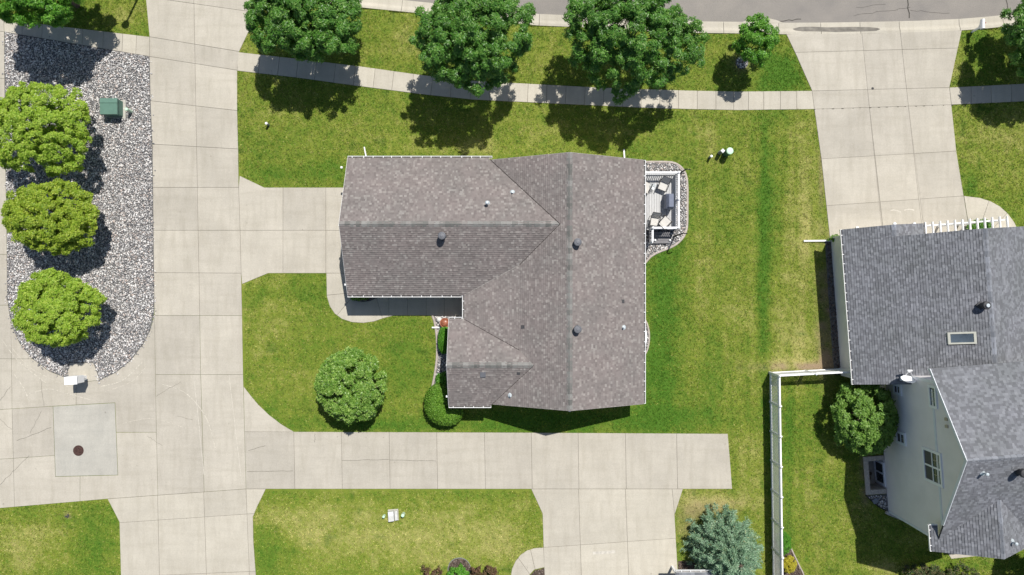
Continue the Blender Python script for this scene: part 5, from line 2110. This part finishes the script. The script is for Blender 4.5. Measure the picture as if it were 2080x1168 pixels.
# ================================================================== VEGETATION
def leaf_quads(c, d, nrm, L, W):
    """rhombic leaves: c base (N,3), d unit direction, nrm approx normal"""
    s = np.cross(d, nrm)
    s /= np.linalg.norm(s, axis=1, keepdims=True) + 1e-9
    L = L[:, None]
    W = W[:, None]
    n2 = np.cross(s, d)
    v0 = c
    v1 = c + d * L * .45 + s * W * .5
    v2 = c + d * L - n2 * L * .08
    v3 = c + d * L * .45 - s * W * .5
    V_ = np.stack([v0, v1, v2, v3], 1).reshape(-1, 3)
    n = len(c)
    F_ = np.arange(n * 4).reshape(n, 4)
    return V_, F_


def unit(v):
    return v / (np.linalg.norm(v, axis=1, keepdims=True) + 1e-9)


def rosettes(r, centers, axes, m, L, W, droop):
    """m leaves radiating around every centre"""
    n = len(centers)
    t = unit(np.cross(axes, r.normal(size=(n, 3))))
    b_ = np.cross(axes, t)
    ph = r.uniform(0, 2 * math.pi, (n, 1)) + np.arange(m)[None] * (2 * math.pi / m) + r.normal(0, .25, (n, m))
    dr = droop + r.normal(0, .25, (n, m))
    d = t[:, None] * np.cos(ph)[..., None] + b_[:, None] * np.sin(ph)[..., None] + axes[:, None] * dr[..., None]
    d = unit(d.reshape(-1, 3))
    nr = unit(np.repeat(axes, m, 0) + r.normal(0, .35, (n * m, 3)))
    c = np.repeat(centers, m, 0) + r.normal(0, .02, (n * m, 3))
    return leaf_quads(c, d, nr, L * r.uniform(.7, 1.25, n * m), W * r.uniform(.75, 1.2, n * m))


def crown_mesh(name, mat, parent, center, rad, seed, nclump, clump_r, per, m, L, W, droop, lump=.22, low=-.35, inner=.25):
    """crown: clumps of leaf rosettes on an uneven dome, some deeper inside"""
    r = np.random.RandomState(seed)
    c = np.array(center)
    rad = np.array(rad)
    # directions, denser on top
    d = r.normal(size=(nclump * 3, 3))
    d = unit(d)
    d = d[d[:, 2] > low][:nclump]
    n = len(d)
    # lobed outline
    lob = np.zeros(n)
    for k in range(9):
        ax = unit(r.normal(size=(1, 3)))[0]
        lob += np.cos(np.arccos(np.clip(d @ ax, -1, 1)) * r.uniform(2.5, 5)) * r.uniform(.3, 1)
    lob = lob / 3.0
    rr = 1 + lump * lob * .5 + r.normal(0, lump * .28, n)
    dep = np.where(r.rand(n) < inner, r.uniform(.45, .8, n), 1.0)
    cc = c + d * rad * (rr * dep)[:, None]
    cs = clump_r * r.uniform(.6, 1.35, n)
    # rosettes: on the upper/outer shell of each clump
    q = unit(r.normal(size=(n, per, 3)).reshape(-1, 3)).reshape(n, per, 3)
    q = unit((q + .55 * d[:, None] + np.array((0, 0, .45))).reshape(-1, 3)).reshape(n, per, 3)
    rs = r.uniform(.55, 1.0, (n, per, 1))
    pos = cc[:, None] + q * rs * cs[:, None, None] * np.array((1, 1, .75))
    ax = unit((q + np.array((0, 0, .7)) + .3 * r.normal(size=q.shape)).reshape(-1, 3))
    V_, F_ = rosettes(r, pos.reshape(-1, 3), ax, m, L, W, droop)
    return np_mesh(name, V_, F_, 4, mat, parent), cc


def trunk_mesh(base, top, r0, crown_pts, seed, parent, nl=9):
    r = random.Random(seed)
    mb = MB()
    base, top = Vector(base), Vector(top)
    mid = base.lerp(top, .5) + Vector((r.uniform(-.1, .1), r.uniform(-.1, .1), 0))
    mb.tube([base - upv * .1, base + upv * .15, mid, top], [r0 * 1.5, r0 * 1.05, r0 * .8, r0 * .35], 9)
    idx = list(range(len(crown_pts)))
    r.shuffle(idx)
    for i in idx[:nl]:
        e = Vector(crown_pts[i])
        s = base.lerp(top, r.uniform(.35, .85))
        m_ = s.lerp(e, .5) + Vector((0, 0, r.uniform(.0, .25)))
        mb.tube([s, m_, e], [r0 * .45, r0 * .28, r0 * .08], 6)
    return mb.build('trunk', M['bark'], parent, recalc=False, smooth=True)


def tree(name, label, cat, base, center, rad, mat, seed, nclump, clump_r, per, m, L, W, droop=-.25, r0=.14, group=None, **kw):
    t = thing(name, label, cat, base, group)
    o, cc = crown_mesh('crown', mat, t, center, rad, seed, nclump, clump_r, per, m, L, W, droop, **kw)
    top = Vector(center) + upv * rad[2] * .35
    trunk_mesh(base, top, r0, cc, seed, t)
    return t


ASH = dict(nclump=360, clump_r=.40, per=36, m=7, L=.19, W=.064, droop=-.28, lump=.37, inner=.38)
grp = 'trees along the street verge'


def ash(label, px, py, z, rad, seed, mat='leaf_ash', base=None, name='shade_tree', **kw):
    k = dict(ASH)
    k.update(kw)
    c = G(px, py, z)
    bs = G(*(base or (px, py)))
    return tree(name, label, 'tree', bs, c, rad, M[mat], seed, group=grp, **k)


ash('tall green tree overhanging the sidewalk left of the driveway mouth', 158, 12, 4.6, (2.95, 2.55, 2.2), 21, 'leaf_bright', lump=.3)
ash('dark green tree right of driveway mouth, first of three along the verge', 657, 72, 4.1, (2.9, 2.55, 2.2), 22)
ash('dark green tree on the verge in the middle of three, above garage roof', 974, 120, 4.8, (3.05, 3.0, 2.6), 23)
ash('largest dark green verge tree, above the right end of brown roof', 1257, 126, 4.9, (3.3, 3.05, 2.7), 24)
ash('young bright green tree leaning over a ring of stones on the verge', 1509, 112, 2.6, (1.2, 1.2, 1.15), 25, 'leaf_bright', base=(1507, 127), nclump=90, clump_r=.30, per=20, L=.15, W=.065, r0=.05)
ash('green tree cut off by the right edge beside the post mailbox', 2072, 113, 3.6, (2.9, 2.35, 2.0), 26, lump=.34)

LIM = dict(nclump=340, clump_r=.31, per=44, m=6, L=.115, W=.07, droop=.05, lump=.24, inner=.24)
for lab, px, py, z, rad, seed, mat in (('largest lime green tree, topmost on the rock island', 141, 280, 2.9, (2.9, 2.6, 1.8), 31, 'leaf_lime'),
                                       ('olive lime tree in the middle of the rock island', 160, 449, 2.6, (2.55, 2.0, 1.55), 32, 'leaf_olive'),
                                       ('smallest lime tree, nearest the cluster mailbox on the rock island', 163, 626, 2.4, (2.3, 2.05, 1.5), 33, 'leaf_lime')):
    tree('maple_tree', lab, 'tree', G(px, py), G(px, py, z), rad, M[mat], seed, group='lime trees on the rock island', low=-.25, **LIM)

tree('round_tree', 'dense round green tree on the front lawn', 'tree', G(727, 776), G(727, 776, 1.9), (2.05, 2.1, 1.65), M['leaf_round'], 41,
     nclump=330, clump_r=.22, per=24, m=6, L=.165, W=.075, droop=.35, lump=.10, inner=.2, low=-.3)
tree('shade_shrub', 'large leafy shrub in the corner between garage and tall gable wall', 'shrub', G(1733, 840), G(1733, 838, 1.55), (1.85, 2.05, 1.45), M['leaf_light'], 42,
     nclump=200, clump_r=.32, per=24, m=6, L=.17, W=.09, droop=.1, lump=.16, inner=.15, low=-.35, r0=.09)


def bush(name, label, px, py, z, rad, mat, seed, n=60, clump=.16, per=16, L=.1, W=.05, m=5, droop=.3, group=None, lump=.2, low=-.2):
    t = thing(name, label, 'shrub', G(px, py), group)
    o, cc = crown_mesh('foliage', M[mat], t, G(px, py, z), rad, seed, n, clump, per, m, L, W, droop, lump=lump, inner=.2, low=low)
    mb = MB()
    r = random.Random(seed)
    p = G(px, py)
    for i in range(5):
        e = Vector(cc[r.randrange(len(cc))])
        mb.tube([p + Vector((r.uniform(-.05, .05), r.uniform(-.05, .05), -.03)), p.lerp(e, .5), e], [.025, .018, .008], 5)
    mb.build('stems', M['bark'], t, recalc=False)
    return t


# clipped kidney hedge: leaves set on a smooth clipped surface
hg = thing('hedge', 'clipped kidney shaped hedge wrapping the corner of brown roofed house', 'hedge', G(890, 815))
r = np.random.RandomState(5)
spine = np.array([(894, 794), (890, 804), (889, 816), (893, 828), (903, 836), (915, 837), (924, 833)], float)
tt = r.rand(9000) * (len(spine) - 1)
i_ = tt.astype(int)
fr = tt - i_
sp = spine[i_] * (1 - fr)[:, None] + spine[np.minimum(i_ + 1, len(spine) - 1)] * fr[:, None]
dirs = unit(r.normal(size=(9000, 3)))
dirs[:, 2] = np.abs(dirs[:, 2]) - .15
dirs = unit(dirs)
rr = np.interp(tt, [0, 1, 3, 5, 6], [.60, .74, .80, .70, .58])[:, None] * (1 + .05 * (vnoise(sp[:, 0] * 9, sp[:, 1] * 9, 20, 3)[:, None] - .5))
pos = np.stack([(sp[:, 0] - CX) / S, (CY - sp[:, 1]) / S, np.full(9000, .75)], -1) + dirs * rr * np.array((1, 1, .95)) * r.uniform(.86, 1.06, (9000, 1))
V_, F_ = rosettes(r, pos, unit(dirs + r.normal(0, .3, dirs.shape)), 4, .10, .055, .5)
np_mesh('foliage', V_, F_, 4, M['leaf_hedge'], hg)
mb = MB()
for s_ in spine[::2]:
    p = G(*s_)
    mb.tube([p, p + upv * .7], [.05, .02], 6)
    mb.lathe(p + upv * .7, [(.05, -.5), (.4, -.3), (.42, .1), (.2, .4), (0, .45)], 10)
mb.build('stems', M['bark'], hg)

for k, (px, py, z, rad, seed, n) in enumerate([(902, 683, .55, (.34, .42, .45), 52, 60), (903, 703, .5, (.3, .42, .42), 53, 55)]):
    pass
bs = thing('box_shrub', 'fresh green clipped shrub by the wall below brown planter', 'shrub', G(905, 690))
r = np.random.RandomState(6)
n_ = 3200
sx_ = r.uniform(-1, 1, n_)
sy_ = r.uniform(-1, 1, n_)
dirs = unit(np.stack([r.normal(size=n_), r.normal(size=n_), np.abs(r.normal(size=n_))], -1))
den = (np.abs(dirs) ** 3.2).sum(1, keepdims=True) ** (1 / 3.2)
sq = dirs / den
pos = np.array(G(905.5, 690, .45)) + sq * np.array((.36, .8, .5)) * r.uniform(.86, 1.05, (n_, 1))
V_, F_ = rosettes(r, pos, dirs, 5, .12, .055, .55)
np_mesh('foliage', V_, F_, 4, M['leaf_fresh'], bs)
mb = MB()
mb.tube([G(905, 690), G(905, 690, .5)], [.05, .02], 6)
mb.build('stems', M['bark'], bs)
bush('small_shrub', 'small fresh green shrub just above the clipped hedge by the wall', 899, 770, .3, (.3, .4, .3), 'leaf_fresh', 54, 36, .13, 14, .11, .05)
bush('small_shrub', 'low dark green shrub in shade at the corner of garage', 733, 601, .3, (.5, .24, .3), 'leaf_light', 55, 50, .13, 16, .1, .05)
bush('small_shrub', 'small green shrub beside the pipe at corner of grey roofed garage', 1690, 486, .3, (.3, .2, .25), 'leaf_light', 56, 20, .1, 12, .09, .045)
bush('small_shrub', 'dark green shrub under the white pergola slats', 1976, 468, .7, (.55, .55, .5), 'leaf_ash', 57, 50, .16, 16, .13, .06)
bush('small_shrub', 'green shrub under the pergola near its middle post', 1940 + 52, 462, .4, (.4, .35, .35), 'leaf_light', 58, 40, .14, 14, .12, .06)
bush('small_shrub', 'bright yellow shrub inside the white fence at bottom', 1598, 1140, .35, (.36, .45, .35), 'leaf_yellow', 59, 60, .12, 16, .08, .045)
bush('small_shrub', 'green spreading shrub inside the fence above the yellow one', 1588, 1100, .35, (.34, .62, .35), 'leaf_fresh', 60, 60, .14, 14, .1, .05)
bush('small_shrub', 'bright green shrub in the round mulch ring at bottom lawn', 933, 1163, .35, (.5, .4, .4), 'leaf_fresh', 61, 46, .15, 14, .13, .06)


def spiky(label, px, py, rx, ry, h, mat, seed, n=34, group=None):
    """upright shrub of separate stems, each with small leaves"""
    t = thing('barberry_shrub', label, 'shrub', G(px, py), group)
    r = np.random.RandomState(seed)
    cs, ax, mb = [], [], MB()
    for i in range(n):
        bx_, by_ = px + r.uniform(-.55, .55) * rx, py + r.uniform(-.5, .5) * ry
        hh = h * r.uniform(.55, 1.1)
        lx, ly = r.normal(0, .16, 2) * hh
        b0 = np.array(G(bx_, by_, 0))
        b1 = b0 + np.array((lx, ly, hh))
        mb.tube([b0, b1], [.014, .006], 4)
        k = int(18 * hh / h + 10)
        tt_ = r.uniform(.25, 1, k)[:, None]
        cs.append(b0 + (b1 - b0) * tt_ + r.normal(0, .04, (k, 3)))
        ax.append(unit(np.array((0, 0, 1)) + r.normal(0, .5, (k, 3))))
    V_, F_ = rosettes(r, np.concatenate(cs), np.concatenate(ax), 4, .1, .06, .3)
    np_mesh('foliage', V_, F_, 4, M[mat], t)
    mb.build('stems', M['bark'], t, recalc=False)


g2 = 'purple shrubs along the bottom edge'
spiky('purple brown shrub left of the round mulch ring', 880, 1160, 36, 30, 1.5, 'leaf_red', 71, 22, g2)
spiky('purple brown shrub right of the mulch ring, taller and looser', 975, 1162, 60, 30, 1.6, 'leaf_red', 72, 26, g2)
spiky('purple brown shrub nearest the curved walkway at bottom', 1003, 1160, 24, 26, 1.45, 'leaf_red', 73, 13, g2)
spiky('purple leaved stems rising behind the green shrub in mulch ring', 945, 1178, 40, 16, 1.3, 'leaf_red', 75, 13, g2)
bush('dark_shrub', 'dark reddish green shrub at the bottom edge below grey roof', 1862, 1166, .6, (1.15, .85, .6), 'leaf_darkmix', 74, 90, .2, 14, .12, .05, lump=.45)
bush('dark_shrub', 'reddish green shrub right of the dark one at bottom edge', 1935, 1170, .6, (1.2, .8, .55), 'leaf_darkmix', 76, 80, .18, 12, .12, .05, lump=.45)
tree('shade_tree', 'dark tree cut off by the bottom right corner', 'tree', G(2130, 1150), G(2130, 1140, 4.2), (2.8, 2.6, 2.2), M['leaf_ash'], 77, **{k: v for k, v in ASH.items()})

# blue spruce
sp = thing('spruce_tree', 'blue green spruce beside the driveway at bottom right', 'tree', G(1462, 1097))
r = np.random.RandomState(91)
bx_, by_ = 1462.0, 1097.0
base = np.array(G(bx_, by_, 0))
HT, RB_ = 4.7, 2.25
C_, D_, N_, L_ = [], [], [], []
mb = MB()
nlev = 22
for li in range(nlev):
    z0 = .25 + (HT - .5) * (li / (nlev - 1)) ** .95
    frac = 1 - (z0 / HT)
    R0 = RB_ * (frac ** .52) * 1.02 + .12
    nbr = int(6 + 9 * frac)
    for k in range(nbr):
        az = 2 * math.pi * (k + r.rand() * .7) / nbr + li * 1.7
        Lb = R0 * r.uniform(.8, 1.16)
        out = np.array((math.cos(az), math.sin(az), 0))
        sl = .12 - .28 * frac
        p0 = base + np.array((0, 0, z0))
        p1 = p0 + out * Lb + np.array((0, 0, Lb * sl + .1))
        mb.tube([p0, p0 + (p1 - p0) * .6 - np.array((0, 0, .04)), p1], [.03, .018, .006], 4)
        side = np.array((-out[1], out[0], 0))
        ns = int(14 + 38 * Lb / RB_)
        for q in range(ns):
            t = r.uniform(.15, 1.0)
            pc = p0 + (p1 - p0) * t
            # twig to the side, shorter at the tip
            tw = (1 - t * .75) * .5 * min(1, Lb)
            s_ = r.uniform(-1, 1)
            tdir = out * .85 + side * s_ * 1.0 + np.array((0, 0, .2))
            tdir /= np.linalg.norm(tdir)
            for w in range(7):
                cpt = pc + tdir * tw * (w / 6.0) + r.normal(0, .02, 3)
                dd = tdir * .8 + r.normal(0, .5, 3) + np.array((0, 0, .3))
                C_.append(cpt)
                D_.append(dd)
C_ = np.array(C_)
D_ = unit(np.array(D_))
V_, F_ = leaf_quads(C_, D_, unit(r.normal(0, .5, C_.shape) + np.array((0, 0, 1))), r.uniform(.11, .22, len(C_)), r.uniform(.026, .045, len(C_)))
np_mesh('crown', V_, F_, 4, M['needle'], sp)
mb.tube([base - np.array((0, 0, .1)), base + np.array((0, 0, HT * .5)), base + np.array((0, 0, HT))], [.13, .08, .01], 8)
mb.build('trunk', M['bark'], sp, recalc=False)

# ------------------------------------------------------------------ grass blades
r = np.random.RandomState(123)
gx0, gx1, gy0, gy1 = -30, 2110, -25, 1195
area_m = (gx1 - gx0) * (gy1 - gy0) / S / S
n = int(area_m * 150)
px = r.uniform(gx0, gx1, n)
py = r.uniform(gy0, gy1, n)
ok = np.ones(n, bool)
jx = r.normal(0, .8, n)
jy = r.normal(0, .8, n)
for hpoly in HARD:
    x0_, x1_ = min(p[0] for p in hpoly), max(p[0] for p in hpoly)
    y0_, y1_ = min(p[1] for p in hpoly), max(p[1] for p in hpoly)
    box_ = (px > x0_ - 1) & (px < x1_ + 1) & (py > y0_ - 1) & (py < y1_ + 1) & ok
    ii = np.nonzero(box_)[0]
    ok[ii[inside(hpoly, px[ii] + jx[ii], py[ii] + jy[ii])]] = False
px, py = px[ok], py[ok]
col, soil = turf_color(px, py, r.normal(0, .25, len(px)))
k = r.rand(len(px)) > soil * .9
px, py, col = px[k], py[k], col[k]
n = len(px)
nb = 5
cx = np.repeat((px - CX) / S, nb) + r.normal(0, .026, n * nb)
cy = np.repeat((CY - py) / S, nb) + r.normal(0, .026, n * nb)
cc = np.repeat(col, nb, 0) * np.repeat(r.uniform(.62, 1.42, (n, 1)), nb, 0) * r.uniform(.65, 1.35, (n * nb, 1)) * (1 + r.normal(0, .06, (n * nb, 3)))
an = r.uniform(0, 2 * math.pi, n * nb)
L = r.uniform(.04, .085, n * nb)
W = r.uniform(.010, .019, n * nb)
tilt = r.uniform(.35, 1.25, n * nb)
dx_ = np.cos(an)
dy_ = np.sin(an)
z0 = np.zeros(n * nb) + .0
V0 = np.stack([cx - dy_ * W, cy + dx_ * W, z0], -1)
V1 = np.stack([cx + dy_ * W, cy - dx_ * W, z0], -1)
V2 = np.stack([cx + dx_ * L * np.sin(tilt), cy + dy_ * L * np.sin(tilt), L * np.cos(tilt) + .008], -1)
V_ = np.stack([V0, V1, V2], 1).reshape(-1, 3)
F_ = np.arange(n * nb * 3).reshape(-1, 3)
np_mesh('grass', V_, F_, 3, M['grass'], None, 'stuff', colors=np.clip(np.repeat(cc, 3, 0), 0.005, 1))
